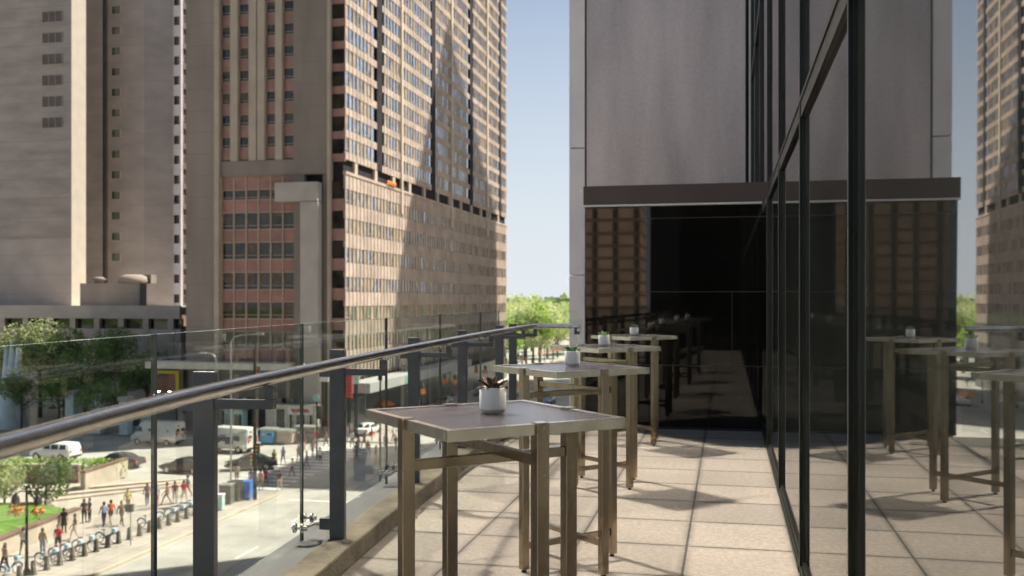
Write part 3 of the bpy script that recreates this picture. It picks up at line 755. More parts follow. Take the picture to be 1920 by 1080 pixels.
# orange script sign high on the side (a few strokes)
ys = on_x(722, TX); zs = height(730, 352, X=TX)
b = MB()
b.tube([(TX + .25, ys + .2 + .35 * q, zs + .2 + .55 * abs(math.sin(q * 1.25))) for q in [k_ / 4 for k_ in range(0, 40)]], .12, 6); b.build('script_sign', ORANGE, bt, local=False)

# ---------------- grey tower on the left
gt = thing('grey_concrete_tower', (-110, 146, SZ), 'tall grey ribbed concrete tower at the left with a bright cream edge', 'building')
W0 = 139.0
LX = on_y(133, W0)
gz = lambda py, px=100: height(px, py, Y=W0)
P0 = (LX, W0); P0b = (LX, on_x(160, LX)); YB = 152.5
P1 = (on_y(192, YB + .9), YB + .9)
P2 = (on_y(202, YB), YB); P3 = (on_y(270, YB), YB)
P4 = (P3[0] + 4.15, P3[1] + 2.4)
GTOPZ = 105
b = MB(); b.prism([(-190, W0), P0, (LX, W0 + 1), (-190, W0 + 1)], gz(447), GTOPZ); b.build('wall', GREYCON, gt, local=False)
b = MB(); b.prism([(-190, W0 + .02), (LX - .02, W0 + .02), (LX - .02, W0 + 1), (-190, W0 + 1)], SZ, gz(447) - .02); b.build('lower_wall', GREYCON2, gt, local=False)
b = MB(); b.prism([(LX - .9, W0 + 1.002), (LX, W0 + 1.002), P0b, (LX - .9, P0b[1])], SZ, GTOPZ); b.box((LX + .002, W0 - .01, SZ), (LX + .12, P0b[1], GTOPZ)); b.build('cream_edge', CREAM, gt, local=False)
b = MB(); b.prism([(-170, YB - 1), (LX - 3, YB - 1), P1, P2, P3, P4, (P4[0] - 8, P4[1] + 6), (-170, P4[1] + 6)], SZ, GTOPZ); b.build('wall', lines_overlay(mat('bay_concrete', (.46, .41, .38), .9, 0, .12, .25, streak=(1, 1, 2), detail=8), 2, 3.1, .12, (.42, .36, .33)), gt, local=False)
gy = P2[1]
for i in range(16):
    if i * 38.6 > 520: break
    pyy = 482 - 38.6 * i
    x0, x1 = on_y(209, gy), on_y(229, gy); z1 = height(218, pyy - 8.5, Y=gy); z0 = height(218, pyy + 8.5, Y=gy)
    b = MB(); b.m = 0; b.box((x0 + .12, gy - .04, z0 + .12), (x1 - .35, gy + .1, z1 - .12))
    b.m = 1; b.box((x0, gy - .1, z0), (x0 + .12, gy + .1, z1)); b.box((x1 - .35, gy - .12, z0), (x1, gy + .1, z1)); b.box((x0 + .12, gy - .1, z0), (x1 - .35, gy + .1, z0 + .12)); b.box((x0 + .12, gy - .1, z1 - .12), (x1 - .35, gy + .1, z1))
    w = b.build('window', [window_glass('bay_glass', (.03, .04, .035), (.10, .14, .10)) if i == 0 else MATS['bay_glass'], SAND], gt, local=False)
for i in range(-8, 6):
    pyy = 230 - 39.8 * i
    if pyy > 235: continue
    x0, x1 = on_y(80, W0), on_y(117, W0); z1 = gz(pyy - 9.5, 98); z0 = gz(pyy + 9.5, 98)
    b = MB(); b.m = 0; b.box((x0, W0 - .03, z0), (x1, W0 + .1, z1)); b.m = 1
    for q in range(4): b.box((x0 + (x1 - x0) * q / 3 - .06, W0 - .12, z0), (x0 + (x1 - x0) * q / 3 + .06, W0 - .03, z1))
    for q in range(6): b.box((x0, W0 - .07, z0 + (z1 - z0) * q / 5.5), (x1, W0 - .03, z0 + (z1 - z0) * q / 5.5 + .05))
    b.build('vent', [VENT, GREYCON], gt, local=False)
# podium of the grey tower
pd = thing('podium_building', (-100, 130, SZ), 'low podium building with a long pale parapet and dark window band under the grey tower', 'building')
PYY = 124.0
pz = lambda py: height(160, py, Y=PYY)
xr = on_y(337, PYY)
b = MB(); b.box((-170, PYY, pz(597)), (xr, PYY + .5, pz(573))); b.box((-170, PYY + .5, pz(590)), (xr, W0 + 20, pz(577))); b.build('parapet', PARAPET, pd, local=False)
b = MB(); b.box((-170, PYY + .8, pz(616)), (xr - .1, PYY + 1.2, pz(597))); b.build('window_band', WIN, pd, local=False)
b = MB(); b.box((-170, PYY + .2, SZ), (xr, PYY + 14, pz(616))); b.build('wall', mat('pinkish_podium', (.46, .39, .37), .85, 0, .12, .3), pd, local=False)
for i in range(10):
    x = on_y(0, PYY) - 8 + i * 3.9
    b = MB(); b.box((x, PYY + .1, SZ), (x + .9, PYY + .79, pz(597) - .01)); b.build('column', mat('podium_column', (.42, .36, .31), .85) if i == 0 else MATS['podium_column'], pd, local=False)
ph = thing('rooftop_plant_room', (on_y(210, 134), 134, pz(577)), 'round cornered concrete plant room with vents on the podium roof', 'plant room')
b = MB(); b.prism([(on_y(150, 131), 131), (on_y(262, 131), 131), (on_y(275, 133), 133), (on_y(275, 137), 137), (on_y(150, 137), 137)], pz(577), height(210, 531, Y=131)); b.build('wall', CONC, ph, local=False)
b = MB(); xx = on_y(240, 133); b.lathe([(2.1, 0), (2.3, .3), (2.1, 1.0), (1.2, 1.35), (.01, 1.4)], (xx, 134.4, height(210, 531, Y=131)), 24); b.build('round_vent', CONC, ph, local=False)
b = MB(); xx = on_y(178, 133); b.lathe([(.7, 0), (.7, .5), (1.1, .6), (.6, 1.0), (.01, 1.05)], (xx, 134, height(210, 531, Y=131)), 16); b.build('round_vent', CONC, ph, local=False)
b = MB(); b.box((on_y(255, 134), 135, height(210, 531, Y=131)), (on_y(276, 134), 136.5, height(210, 514, Y=131))); b.build('duct', CONC, ph, local=False)

# ---------------- white flats between the towers
wf = thing('white_apartment_block', (-96, 170, SZ), 'narrow pale blue white apartment block with dark windows seen between the two towers', 'building')
WFY = 158.0
x1 = on_y(339.5, WFY); x0 = x1 - 14
b = MB(); b.box((x0, WFY, SZ), (x1, WFY + .5, 100)); b.build('wall', BLUEWHITE, wf, local=False)
for i in range(18):
    py = 560 - 37.2 * i
    b = MB(); b.m = 0; b.box((on_y(326.5, WFY), WFY - .03, height(332, py + 8, Y=WFY)), (on_y(336.5, WFY), WFY + .1, height(332, py - 8, Y=WFY)))
    b.m = 1; b.box((on_y(331, WFY), WFY - .08, height(332, py + 8, Y=WFY)), (on_y(331.8, WFY), WFY - .03, height(332, py - 8, Y=WFY))); b.build('window', [WIN, DARKSLOT], wf, local=False)
bf = thing('balcony_apartment_block', (-80, 150, SZ), 'slim sunlit block with cream balconies and red brown brick beside the brown tower', 'building')
BX = on_y(340, 161.0)
yb1 = on_x(356, BX)
b = MB(); b.box((BX - 14, 161.0, SZ), (BX, yb1 + 3, 100)); b.build('wall', mat('flat_brick', (.22, .12, .09), .9, 0, .3, .6), bf, local=False)
for i in range(17):
    zz = height(346, 575 - 37.5 * i, X=BX)
    b = MB(); b.prism([(BX, 161.6), (BX + .6, 162.2), (BX + .7, 164.6), (BX, 165.6)], zz - .45, zz + .5); b.build('balcony', CREAM, bf, local=False)
    b = MB(); b.box((BX - .03, 162, zz + .6), (BX + .05, 164.4, zz + 2)); b.build('window', WIN, bf, local=False)

# ---------------- neighbours that only their shadow and glint show
def plain_tower(name, label, x0, y0, x1, y1, z1, m, faces=None):
    t_ = thing(name, ((x0 + x1) / 2, (y0 + y1) / 2, SZ), label, 'building')
    b = MB(); b.box((x0, y0, SZ), (x1, y1, z1)); b.build('wall', m, t_, local=False)
    b = MB(); b.box((x0 + 2, y0 + 2, z1), (x1 - 2, y1 - 2, z1 + 3)); b.build('roof', PARAPET, t_, local=False)
    return t_
mt = plain_tower('glass_office_tower', 'bronze mirrored glass office tower across the street throwing sunlight onto the terrace', -70, 18, -44.3, 51.6, 108, DARKSLOT)
b = MB()
for i in range(40):
    z0 = SZ + 4 + i * 3.0
    b.box((-44.3, 18, z0), (-44.0, 51.6, z0 + 2.75))
b.build('curtain_wall', COLMIRROR, mt, local=False)
plain_tower('slab_office_block', 'stone office block north of the hotel', -1, 111, 30, 131, 58, TOWERB)
plain_tower('street_corner_block', 'sunlit stone block down the street behind the terrace', -54, -262, -23, -245, 70, lines_overlay(lines_overlay(mat('pale_striped_stone', (.75, .52, .36), .8, 0, .2, .12), 0, 5.6, 1.5, (.12, .09, .07)), 2, 3.4, .9, (.30, .22, .16)))
sp = thing('spired_tower', (25, 220, SZ), 'stone tower with a pointed spire standing behind the hotel', 'building')
q = 20 - TX
out = [(136, -16), (137, 5), (140, 16), (144, 21), (149.6, 30), (155.6, 41), (160.3, 48.5), (161.2, 48.5), (164, 45), (169, 41), (180, 32.5), (186.5, 26), (195.6, 19.6), (197, 2), (197, -16)]
sc_ = SDIR.y / SDIR.x; sz_ = SDIR.z / SDIR.x
pts = [(y * .948 + sc_ * q, 1.43 + (z - 1.43) * .948 + sz_ * q) for y, z in out]; base = [(pts[0][0], SZ), (pts[-1][0], SZ)]
poly = [base[0]] + pts + [base[1]]
b = MB(); n = len(poly)
vs = [(20, y, z) for y, z in poly] + [(27, y, z) for y, z in poly]
b.add(vs, [tuple(range(n)), tuple(range(n, 2 * n))[::-1]] + [(i, i + n, (i + 1) % n + n, (i + 1) % n) for i in range(n)])
b.build('wall', TOWERB, sp, local=False)

# ================================================================ TREES AND PLANTS
def leaf_cloud(b, c, rx, rz, n, size, rnd, blobs=9):
    bl = []
    for _ in range(blobs):
        while True:
            p = Vector((rnd.uniform(-1, 1), rnd.uniform(-1, 1), rnd.uniform(-1, 1)))
            if p.length < 1: break
        bl.append((Vector(c) + Vector((p.x * rx * .7, p.y * rx * .7, p.z * rz * .7)), rnd.uniform(.32, .55)))
    for i in range(n):
        bc, br = bl[rnd.randrange(blobs)]
        d = Vector((rnd.gauss(0, 1), rnd.gauss(0, 1), rnd.gauss(0, 1))).normalized() * rnd.uniform(.45, 1.0) ** .5
        p = bc + Vector((d.x * rx * br, d.y * rx * br, d.z * rz * br))
        u = Vector((rnd.gauss(0, 1), rnd.gauss(0, 1), rnd.gauss(0, .6))).normalized(); w = u.cross(Vector((rnd.gauss(0, 1), rnd.gauss(0, 1), rnd.gauss(0, 1)))).normalized()
        s_ = size * rnd.uniform(.6, 1.3)
        b.add([p - u * s_, p + w * s_ * .6, p + u * s_, p - w * s_ * .6], [(0, 1, 2, 3)])
def tree(loc, h, rx, label, group, m, n=900, size=.3, seed=1, crown=.62, name='leafy_tree'):
    rnd = random.Random(seed)
    t_ = thing(name, loc, label, 'tree', group)
    b = MB(); b.tube([(0, 0, 0), (.05, 0, h * .25), (-.05, .1, h * .5), (.1, 0, h * .75)], [h * .022, h * .017, h * .012, h * .006], 8)
    for k_ in range(6):
        a = k_ * 1.05 + rnd.random(); z0 = h * (.32 + .05 * k_)
        b.tube([(0, 0, z0), (math.cos(a) * rx * .4, math.sin(a) * rx * .4, z0 + h * .12), (math.cos(a) * rx * .75, math.sin(a) * rx * .75, z0 + h * .2)], [h * .009, h * .006, h * .003], 6)
    b.build('trunk', BARK, t_)
    b = MB(); leaf_cloud(b, (0, 0, h * (1 - crown / 2)), rx, h * crown / 2, n, size, rnd, 12); b.build('crown', m, t_)
    return t_
g1 = 'street trees in front of the podium'
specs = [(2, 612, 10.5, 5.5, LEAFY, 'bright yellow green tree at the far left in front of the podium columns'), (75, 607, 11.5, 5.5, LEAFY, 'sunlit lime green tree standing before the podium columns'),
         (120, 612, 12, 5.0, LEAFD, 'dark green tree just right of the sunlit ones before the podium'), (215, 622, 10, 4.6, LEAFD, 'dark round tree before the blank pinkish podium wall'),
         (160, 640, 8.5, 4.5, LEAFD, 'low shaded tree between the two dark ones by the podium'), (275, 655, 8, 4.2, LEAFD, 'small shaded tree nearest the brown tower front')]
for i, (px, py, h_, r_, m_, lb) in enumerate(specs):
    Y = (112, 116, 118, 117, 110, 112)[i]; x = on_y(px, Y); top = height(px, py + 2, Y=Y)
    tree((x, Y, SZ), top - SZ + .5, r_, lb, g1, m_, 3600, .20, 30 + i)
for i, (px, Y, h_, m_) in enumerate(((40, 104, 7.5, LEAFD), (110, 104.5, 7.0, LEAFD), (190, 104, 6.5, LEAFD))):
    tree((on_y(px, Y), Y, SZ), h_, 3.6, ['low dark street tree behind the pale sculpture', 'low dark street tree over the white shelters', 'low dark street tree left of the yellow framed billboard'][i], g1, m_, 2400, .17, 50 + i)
# plaza planting
tree((*ground(85, 948), SZ), 4.0, 2.7, 'round grey green shrub tree beside the plaza steps', None, leaf_mat('leaves_olive', (.07, .13, .03), (.16, .25, .08)), 1500, .16, 70, .85, 'shrub_tree')
tree((*ground(8, 948), SZ), 4.2, 2.5, 'yellow green shrub tree at the left edge of the plaza lawn', None, LEAFY, 1500, .16, 71, .85, 'shrub_tree')
def hedge(px0, py0, px1, py1, w, h_, label, z=SZ, seed=1):
    a_ = Vector(ground(px0, py0, z)); c_ = Vector(ground(px1, py1, z)); rnd = random.Random(seed)
    t_ = thing('hedge', (*((a_ + c_) / 2), z), label, 'hedge'); b = MB(); ln = (c_ - a_).length
    for i in range(int(ln * 130)):
        t__ = rnd.random(); p = a_ + (c_ - a_) * t__; q_ = Vector((p.x + rnd.uniform(-w, w), p.y + rnd.uniform(-w, w) * .6, z + rnd.uniform(.1, h_)))
        u = Vector((rnd.gauss(0, 1), rnd.gauss(0, 1), rnd.gauss(0, 1))).normalized() * .17; v_ = u.cross(Vector((rnd.random(), rnd.random(), 1))).normalized() * .1
        b.add([q_ - u, q_ + v_, q_ + u, q_ - v_], [(0, 1, 2, 3)])
    b.build('foliage', LEAF, t_, local=False)
hedge(0, 880, 150, 884, 1.0, 1.1, 'clipped bright green hedge behind the long plaza wall below the white off-roader', SZ + .5, 3)
hedge(145, 884, 215, 886, 1.1, 1.2, 'bright green bushy end of the planting near the dark saloon', SZ + .5, 4)
# plaza walls, steps, lawn
def wall(px0, py0, px1, py1, h_, label, m=TAN, cap=REDSTONE, th=.45, z=SZ):
    a_ = Vector((*ground(px0, py0, z), 0)); c_ = Vector((*ground(px1, py1, z), 0)); d = (c_ - a_); ln = d.length; d.normalize()
    M = Matrix((d, Vector((-d.y, d.x, 0)), Vector((0, 0, 1)))).transposed().to_4x4(); M.translation = a_
    t_ = thing('plaza_wall', (*((a_ + c_) / 2).xy, z), label, 'wall')
    b = MB(); b.tbox(M, (0, 0, z), (ln, th, z + h_)); b.build('wall_body', m, t_, local=False)
    b = MB(); b.tbox(M, (-.05, -.05, z + h_), (ln + .05, th + .05, z + h_ + .14)); b.build('coping', cap, t_, local=False)
wall(-60, 1072, 150, 984, 1.1, 'low tan wall with red brown coping around the sunken lawn beside the bike docks')
wall(160, 920, 240, 892, 1.5, 'pale plaza wall running from the steps toward the dark saloon')
wall(-30, 905, 147, 906, 1.5, 'long plaza wall with pale top below the clipped hedge', mat('brown_wall_face', (.22, .15, .11), .85), CREAM)
g = ground(-40, 1010); g2 = ground(118, 958)
b = MB(); b.prism([ground(-60, 1045), ground(135, 968), ground(60, 952), ground(-60, 955)], SZ + .05, SZ + .45); tag(b.build('lawn', GRASS), None, None, kind='structure')
st = thing('plaza_steps', (-49, 72, SZ), 'three long shallow tan stone steps crossing the plaza', 'steps')
for i in range(3):
    a_ = ground(75, 944 - i * 9); c_ = ground(350, 912 - i * 5); d = Vector((c_[0] - a_[0], c_[1] - a_[1], 0)); ln = d.length; d.normalize()
    M = Matrix((d, Vector((-d.y, d.x, 0)), Vector((0, 0, 1)))).transposed().to_4x4(); M.translation = Vector((*a_, SZ))
    b = MB(); b.tbox(M, (0, 0, .006), (ln, .9, .15 + .02 * i)); b.build('step', TAN, st, local=False)

# park trees at the end of the avenue
pg = 'park trees closing the end of the avenue'
rnd = random.Random(9)
protos = []
for i in range(3):
    protos.append(tree((-44 + i, 215 + 3 * i, SZ), 14.5 + i, 5.2, 'leafy yellow green park tree closing the end of the avenue', pg, (LEAFY, LEAF, LEAFY)[i], 3400, .30, 90 + i, .78))
for i in range(62):
    Y = 212 + (i // 5) * 17 + rnd.uniform(-7, 7); kx = -.262 + (i % 5) * .034 + rnd.uniform(-.014, .014)
    if kx > -.205 and Y < 250: continue
    p = dup(protos[i % 3], (kx * Y, Y, SZ), rnd.random() * 6.28, None, rnd.uniform(.80, 1.04) * (1.04 if Y > 300 else 1))
b = MB()
for i in range(2600):
    Y = rnd.uniform(420, 1500); k_ = rnd.uniform(-.9, .35); x = k_ * Y
    s_ = rnd.uniform(7, 13); p = Vector((x, Y, SZ + rnd.uniform(4, 11)))
    for q in range(5):
        u = Vector((rnd.gauss(0, 1), rnd.gauss(0, 1), rnd.gauss(0, 1))).normalized() * s_ * .6; v_ = u.cross(Vector((rnd.random(), 1, rnd.random()))).normalized() * s_ * .4; pp = p + Vector((rnd.uniform(-5, 5), rnd.uniform(-5, 5), rnd.uniform(-2, 3)))
        b.add([pp - u, pp + v_, pp + u, pp - v_], [(0, 1, 2, 3)])
tag(b.build('far_woodland', FAR), 'pale green distant woodland at the horizon', 'woodland', kind='stuff')
fw = thing('distant_white_building', (on_y(1040, 620), 620, SZ), 'long low white building on the wooded horizon', 'building')
b = MB(); b.box((on_y(1020, 620), 620, SZ), (on_y(1062, 620), 640, 2.6)); b.build('wall', CREAM, fw, local=False)
b = MB(); b.box((on_y(1022, 620), 619.8, -1.5), (on_y(1060, 620), 620, -.2)); b.build('window_band', DARKSLOT, fw, local=False)
b = MB(); b.box((on_y(1049, 620), 622, 2.6), (on_y(1062, 620), 636, 4.0)); b.build('roof_block', TAN, fw, local=False)

# ================================================================ VEHICLES
def car(kind, loc, rz, paint, label, cat='car'):
    t_ = thing({'van': 'delivery_van', 'suv': 'parked_suv', 'saloon': 'saloon_car'}[kind], loc, label, cat, None, rz)
    # profile stations along x (front = +x): x, hood/belt z, roof z, half width, roof half width
    if kind == 'van':
        Lh = 2.95; st_ = [(-2.95, .55, 1.5, 2.5, .95, .82), (-2.85, .40, 1.5, 2.62, .99, .86), (1.3, .38, 1.5, 2.62, 1.0, .86), (1.75, .38, 1.45, 2.35, 1.0, .84), (2.35, .38, 1.28, 1.42, .98, .85), (2.85, .42, 1.0, 1.02, .92, .8), (2.97, .5, .75, .76, .85, .75)]; wr = .36; wx = (1.95, -1.85)
    elif kind == 'suv':
        Lh = 2.4; st_ = [(-2.42, .5, 1.05, 1.06, .9, .8), (-2.36, .42, 1.12, 1.30, .95, .80), (-2.2, .38, 1.14, 1.78, .97, .78), (.35, .36, 1.14, 1.84, .98, .78), (.75, .36, 1.14, 1.62, .98, .8), (1.25, .36, 1.12, 1.14, .97, .86), (2.25, .40, 1.0, 1.02, .93, .84), (2.42, .5, .72, .74, .86, .8)]; wr = .38; wx = (1.5, -1.45)
    else:
        Lh = 2.4; st_ = [(-2.4, .45, .86, .87, .84, .75), (-2.3, .36, .96, .97, .89, .78), (-1.65, .3, 1.0, 1.02, .91, .72), (-1.0, .28, .98, 1.38, .92, .66), (-.1, .28, .96, 1.46, .92, .68), (.45, .28, .95, 1.36, .92, .7), (1.15, .28, .93, .94, .91, .78), (2.1, .34, .78, .8, .86, .76), (2.38, .42, .6, .62, .78, .7)]; wr = .33; wx = (1.42, -1.42)
    rings = []
    for x, zb, zm, zr, w, wr_ in st_:
        half = [(w * .86, zb), (w * .97, zb + .1), (w, (zb + zm) / 2), (w * .98, zm - .03), (w * .95, zm), (wr_ + (w * .95 - wr_) * .0 if zr - zm > .1 else w * .90, max(zr - .07, zm + .002)), (wr_ * .9 if zr - zm > .1 else w * .7, zr), (0.001, zr + .03)]
        rings.append([(x, -a, b_) for a, b_ in half] + [(x, a, b_) for a, b_ in half[::-1]])
    m_ = len(rings[0]); b = MB(); vs = [v for r_ in rings for v in r_]; fs = []
    for i in range(len(rings) - 1):
        for k_ in range(m_): fs.append((i * m_ + k_, (i + 1) * m_ + k_, (i + 1) * m_ + (k_ + 1) % m_, i * m_ + (k_ + 1) % m_))
    b.add(vs, fs, True); b.add(rings[0], [tuple(range(m_))]); b.add(rings[-1], [tuple(range(m_))[::-1]])
    b.build('body', paint, t_, bevel=0)
    def side_glass(x0, x1, x0t, x1t, z0, z1, w0, w1):
        for sgn in (-1, 1):
            b = MB(); b.quad((x0, sgn * (w0 + .012), z0), (x1, sgn * (w0 + .012), z0), (x1t, sgn * (w1 + .02), z1), (x0t, sgn * (w1 + .02), z1)); b.build('window', CARGL, t_)
    def cross_glass(xa, za, wa, xb, zb, wb, nm='window'):
        b = MB(); b.quad((xa, -wa, za), (xa, wa, za), (xb, wb, zb), (xb, -wb, zb)); b.build(nm, CARGL, t_)
    if kind == 'saloon':
        side_glass(-.98, -.12, -.85, -.12, 1.0, 1.33, .875, .70); side_glass(-.05, .95, -.05, .48, .98, 1.33, .875, .70); side_glass(-1.55, -1.05, -1.1, -.95, 1.01, 1.28, .865, .70)
        cross_glass(1.13, .965, .78, .50, 1.385, .64, 'windscreen'); cross_glass(-1.66, 1.045, .76, -1.02, 1.385, .62, 'rear_window')
    elif kind == 'suv':
        for a_, c_ in ((-2.0, -1.2), (-1.1, -.2), (-.1, .75)): side_glass(a_, c_, a_ + .05, min(c_ - .02, .62), 1.2, 1.66, .925, .79)
        cross_glass(1.22, 1.16, .85, .79, 1.62, .72, 'windscreen'); cross_glass(-2.365, 1.24, .78, -2.235, 1.68, .70, 'rear_window')
    else:
        side_glass(1.35, 2.2, 1.4, 1.75, 1.5, 2.1, .955, .87)
        cross_glass(2.30, 1.50, .84, 1.79, 2.32, .76, 'windscreen')
        for sgn in (-1, 1): b = MB(); b.quad((-2.975, sgn * .12, 1.55), (-2.975, sgn * .75, 1.55), (-2.93, sgn * .72, 2.15), (-2.93, sgn * .12, 2.15)); b.build('rear_window', CARGL, t_)
    for x in wx:
        for sgn in (-1, 1):
            yy = sgn * (.86 if kind != 'saloon' else .80)
            b = MB(); b.tube([(x, yy - .12 * sgn, wr), (x, yy + .12 * sgn, wr)], wr, 20); w_ = b.build('wheel', TYRE, t_)
            b = MB(); b.tube([(x, yy + .121 * sgn, wr), (x, yy + .135 * sgn, wr)], wr * .62, 16); b.build('rim', RIM, w_)
            b = MB(); b.tube([(x, yy - .12 * sgn, wr + .02), (x, yy + .10 * sgn, wr + .02)], wr + .07, 20); b.build('wheel_arch', TRIM, t_)
    for sgn in (-1, 1):
        zt = {'van': 1.25, 'suv': 1.05, 'saloon': .82}[kind]; xr_ = st_[0][0]
        b = MB(); b.box((xr_ - .03, sgn * .72 - .1, zt - .15), (xr_ + .12, sgn * .72 + .1, zt + (.45 if kind == 'van' else .08))); b.build('tail_light', REDL, t_)
        xf = st_[-1][0]; b = MB(); b.box((xf - .35, sgn * .66 - .14, .62), (xf + .02, sgn * .66 + .14, .78)); b.build('headlight', CLEARL, t_)
    b = MB(); b.box((st_[0][0] - .08, -.8, .38), (st_[0][0] + .1, .8, .6)); b.build('bumper', TRIM if kind != 'saloon' else paint, t_, bevel=.03)
    return t_
def at(px, py): return (*ground(px, py), SZ - .15)
PI = math.pi
car('suv', (*ground(104, 862, SZ - .15), SZ - .15), PI * .98, CARW, 'white off-roader behind the clipped hedge, seen from behind', 'SUV')
car('saloon', (*ground(222, 876, SZ - .15), SZ - .15), PI * 1.0, CARG, 'grey brown saloon car behind the planting end, between the white off-roader and the black saloon')
car('saloon', (*ground(348, 886, SZ - .15), SZ - .15), PI * .98, CARB, 'black saloon car left of the first dark balustrade post')
car('saloon', (*ground(470, 880, SZ - .15), SZ - .15), PI * 1.15, CARG, 'dark car waiting behind the lamp posts right of the first balustrade post')
v1 = car('van', (*ground(296, 833, SZ - .15), SZ - .15), PI * .97, VANW, 'white delivery van with a square dark emblem on its side, left of the first post', 'van')
v2 = car('van', (*ground(430, 846, SZ - .15), SZ - .15), PI * .95, VANW, 'white van with dark swirl graphics on its side, just right of the first post', 'van')
for v, gr in ((v1, ((-.2, 1.75, .35), (.35, 1.75, .2), (-2.0, 1.7, .12))), (v2, ((-.6, 1.4, .6), (.2, 1.6, .5), (1.0, 1.45, .55), (-1.6, 1.6, .4)))):
    b = MB()
    for x, z_, s_ in gr: b.box((x - s_, .995, z_ - s_ * .8), (x + s_ * .7, 1.008, z_ + s_ * .5)); 
    b.build('side_graphic', mat('van_graphic', (.07, .07, .09), .5) if v is v1 else MATS['van_graphic'], v)
    b = MB()
    for y_, z_ in ((-.3, 1.2), (.4, 1.35), (.35, 2.2), (-.5, .95)): b.box((-2.975, y_ - .15, z_ - .08), (-2.955, y_ + .15, z_ + .08))
    b.build('rear_graphic', MATS['van_graphic'], v)
car('saloon', (*ground(1028, 757, SZ - .15), SZ - .15), -PI / 2, CARBL, 'blue car coming down the avenue under the second bar table')
car('suv', (*ground(905, 742, SZ - .15), SZ - .15), -PI / 2, CARS, 'silver off-roader on the avenue behind the purple plant', 'SUV')
car('saloon', (*ground(972, 741, SZ - .15), SZ - .15), PI / 2, CARW, 'white car driving away on the avenue beside the orange umbrellas')
car('saloon', (*ground(690, 815, SZ - .15), SZ - .15), PI / 2, CARW, 'white car stopped beside the crowd at the shopfront corner')

for px, py, pt, lb in ((640, 812, CARG, 'grey car queuing left of the white car at the shopfront corner'), (800, 775, CARB, 'dark car on the avenue behind the first bar table left of the purple plant'), (835, 760, CARS, 'silver saloon on the avenue ahead of the dark car'), (1012, 728, CARW, 'white saloon further up the avenue than the blue car')):
    car('saloon', (*ground(px, py, SZ - .15), SZ - .15), PI / 2, pt, lb)
# ================================================================ PEOPLE
def figure(pose):
    P = {'pel': (0, 0, .95, .135, .105), 'wai': (0, 0, 1.10, .125, .095), 'che': (0, 0, 1.30, .155, .11), 'nec': (0, -.01, 1.46, .055, .055), 'he0': (0, .01, 1.54, .07, .075), 'he1': (0, .015, 1.62, .082, .095), 'he2': (0, .005, 1.70, .065, .075)}
    E_ = [('pel', 'wai'), ('wai', 'che'), ('che', 'nec'), ('nec', 'he0'), ('he0', 'he1'), ('he1', 'he2')]
    st = {'walk': .26, 'stand': .02, 'stride': .36}[pose]
    for s_, sg in (('l', -1), ('r', 1)):
        f = st * sg
        P[s_ + 'hip'] = (sg * .09, 0, .88, .092, .10); P[s_ + 'kne'] = (sg * .10, f * .55 + (.06 if pose != 'stand' else 0), .50, .058, .06); P[s_ + 'ank'] = (sg * .10, f, .09, .036, .04); P[s_ + 'toe'] = (sg * .11, f + .17, .035, .035, .03)
        P[s_ + 'sho'] = (sg * .18, 0, 1.40, .058, .06); P[s_ + 'elb'] = (sg * .24, -f * .35 - .02, 1.13, .043, .043); P[s_ + 'wri'] = (sg * .25, -f * .7 + .08, .91, .028, .03); P[s_ + 'han'] = (sg * .245, -f * .8 + .11, .82, .036, .02); P[s_ + 'fin'] = (sg * .24, -f * .85 + .125, .75, .02, .014)
        E_ += [('pel', s_ + 'hip'), (s_ + 'hip', s_ + 'kne'), (s_ + 'kne', s_ + 'ank'), (s_ + 'ank', s_ + 'toe'), ('che', s_ + 'sho'), (s_ + 'sho', s_ + 'elb'), (s_ + 'elb', s_ + 'wri'), (s_ + 'wri', s_ + 'han'), (s_ + 'han', s_ + 'fin')]
    names = list(P); me = bpy.data.meshes.new('fig'); me.from_pydata([P[n_][:3] for n_ in names], [(names.index(a), names.index(c)) for a, c in E_], [])
    o = bpy.data.objects.new('fig', me); COL.objects.link(o); sk = o.modifiers.new('s', 'SKIN'); sk.use_smooth_shade = True
    for i, n_ in enumerate(names): me.skin_vertices[0].data[i].radius = tuple(v * 1.15 for v in P[n_][3:5])
    me.skin_vertices[0].data[0].use_root = True
    su = o.modifiers.new('u', 'SUBSURF'); su.levels = su.render_levels = 1
    dg = bpy.context.evaluated_depsgraph_get(); m2 = bpy.data.meshes.new_from_object(o.evaluated_get(dg)); bpy.data.objects.remove(o)
    return m2
FIG = {p: figure(p) for p in ('walk', 'stand', 'stride')}
def person(x, y, rz, pose, top, bottom, skin, label, group=None, hair=True, z=SZ, long_sleeve=False, skirt=False, sc=1.0, shorts=False):
    me = FIG[pose].copy(); me.materials.clear()
    for m_ in (SKINS[skin], top, bottom, TRIM): me.materials.append(m_)
    for p in me.polygons:
        c = p.center; ax = abs(c.x)
        if c.z > 1.47: i = 0
        elif ax > .205 and c.z < (.93 if long_sleeve else 1.2): i = 0
        elif c.z > .98 or (ax > .2 and c.z > .9): i = 1
        elif c.z < .09: i = 3
        elif c.z > (.55 if shorts else .1) : i = 2
        else: i = 0
        p.material_index = i; p.use_smooth = True
    o = bpy.data.objects.new('person', me); COL.objects.link(o); o.location = (x, y, z); o.rotation_euler = (0, 0, rz); o.scale = (sc,) * 3
    tag(o, label, 'person', group)
    if hair:
        b = MB(); n_ = 12; 
        b.lathe([(.001, .17), (.05, .155), (.085, .11), (.098, .05), (.096, -.02), (.075, -.08)], (0, -.018, 1.60), n_)
        hb = b.build('hair', HAIR, o)
        for v in hb.data.vertices:
            if v.co.y > .05 and v.co.z < 1.66: v.co.y = .05
    if skirt:
        b = MB(); b.lathe([(.13, .98), (.19, .75), (.23, .55)], n=14); b.build('skirt', bottom, o)
c_ = cloth
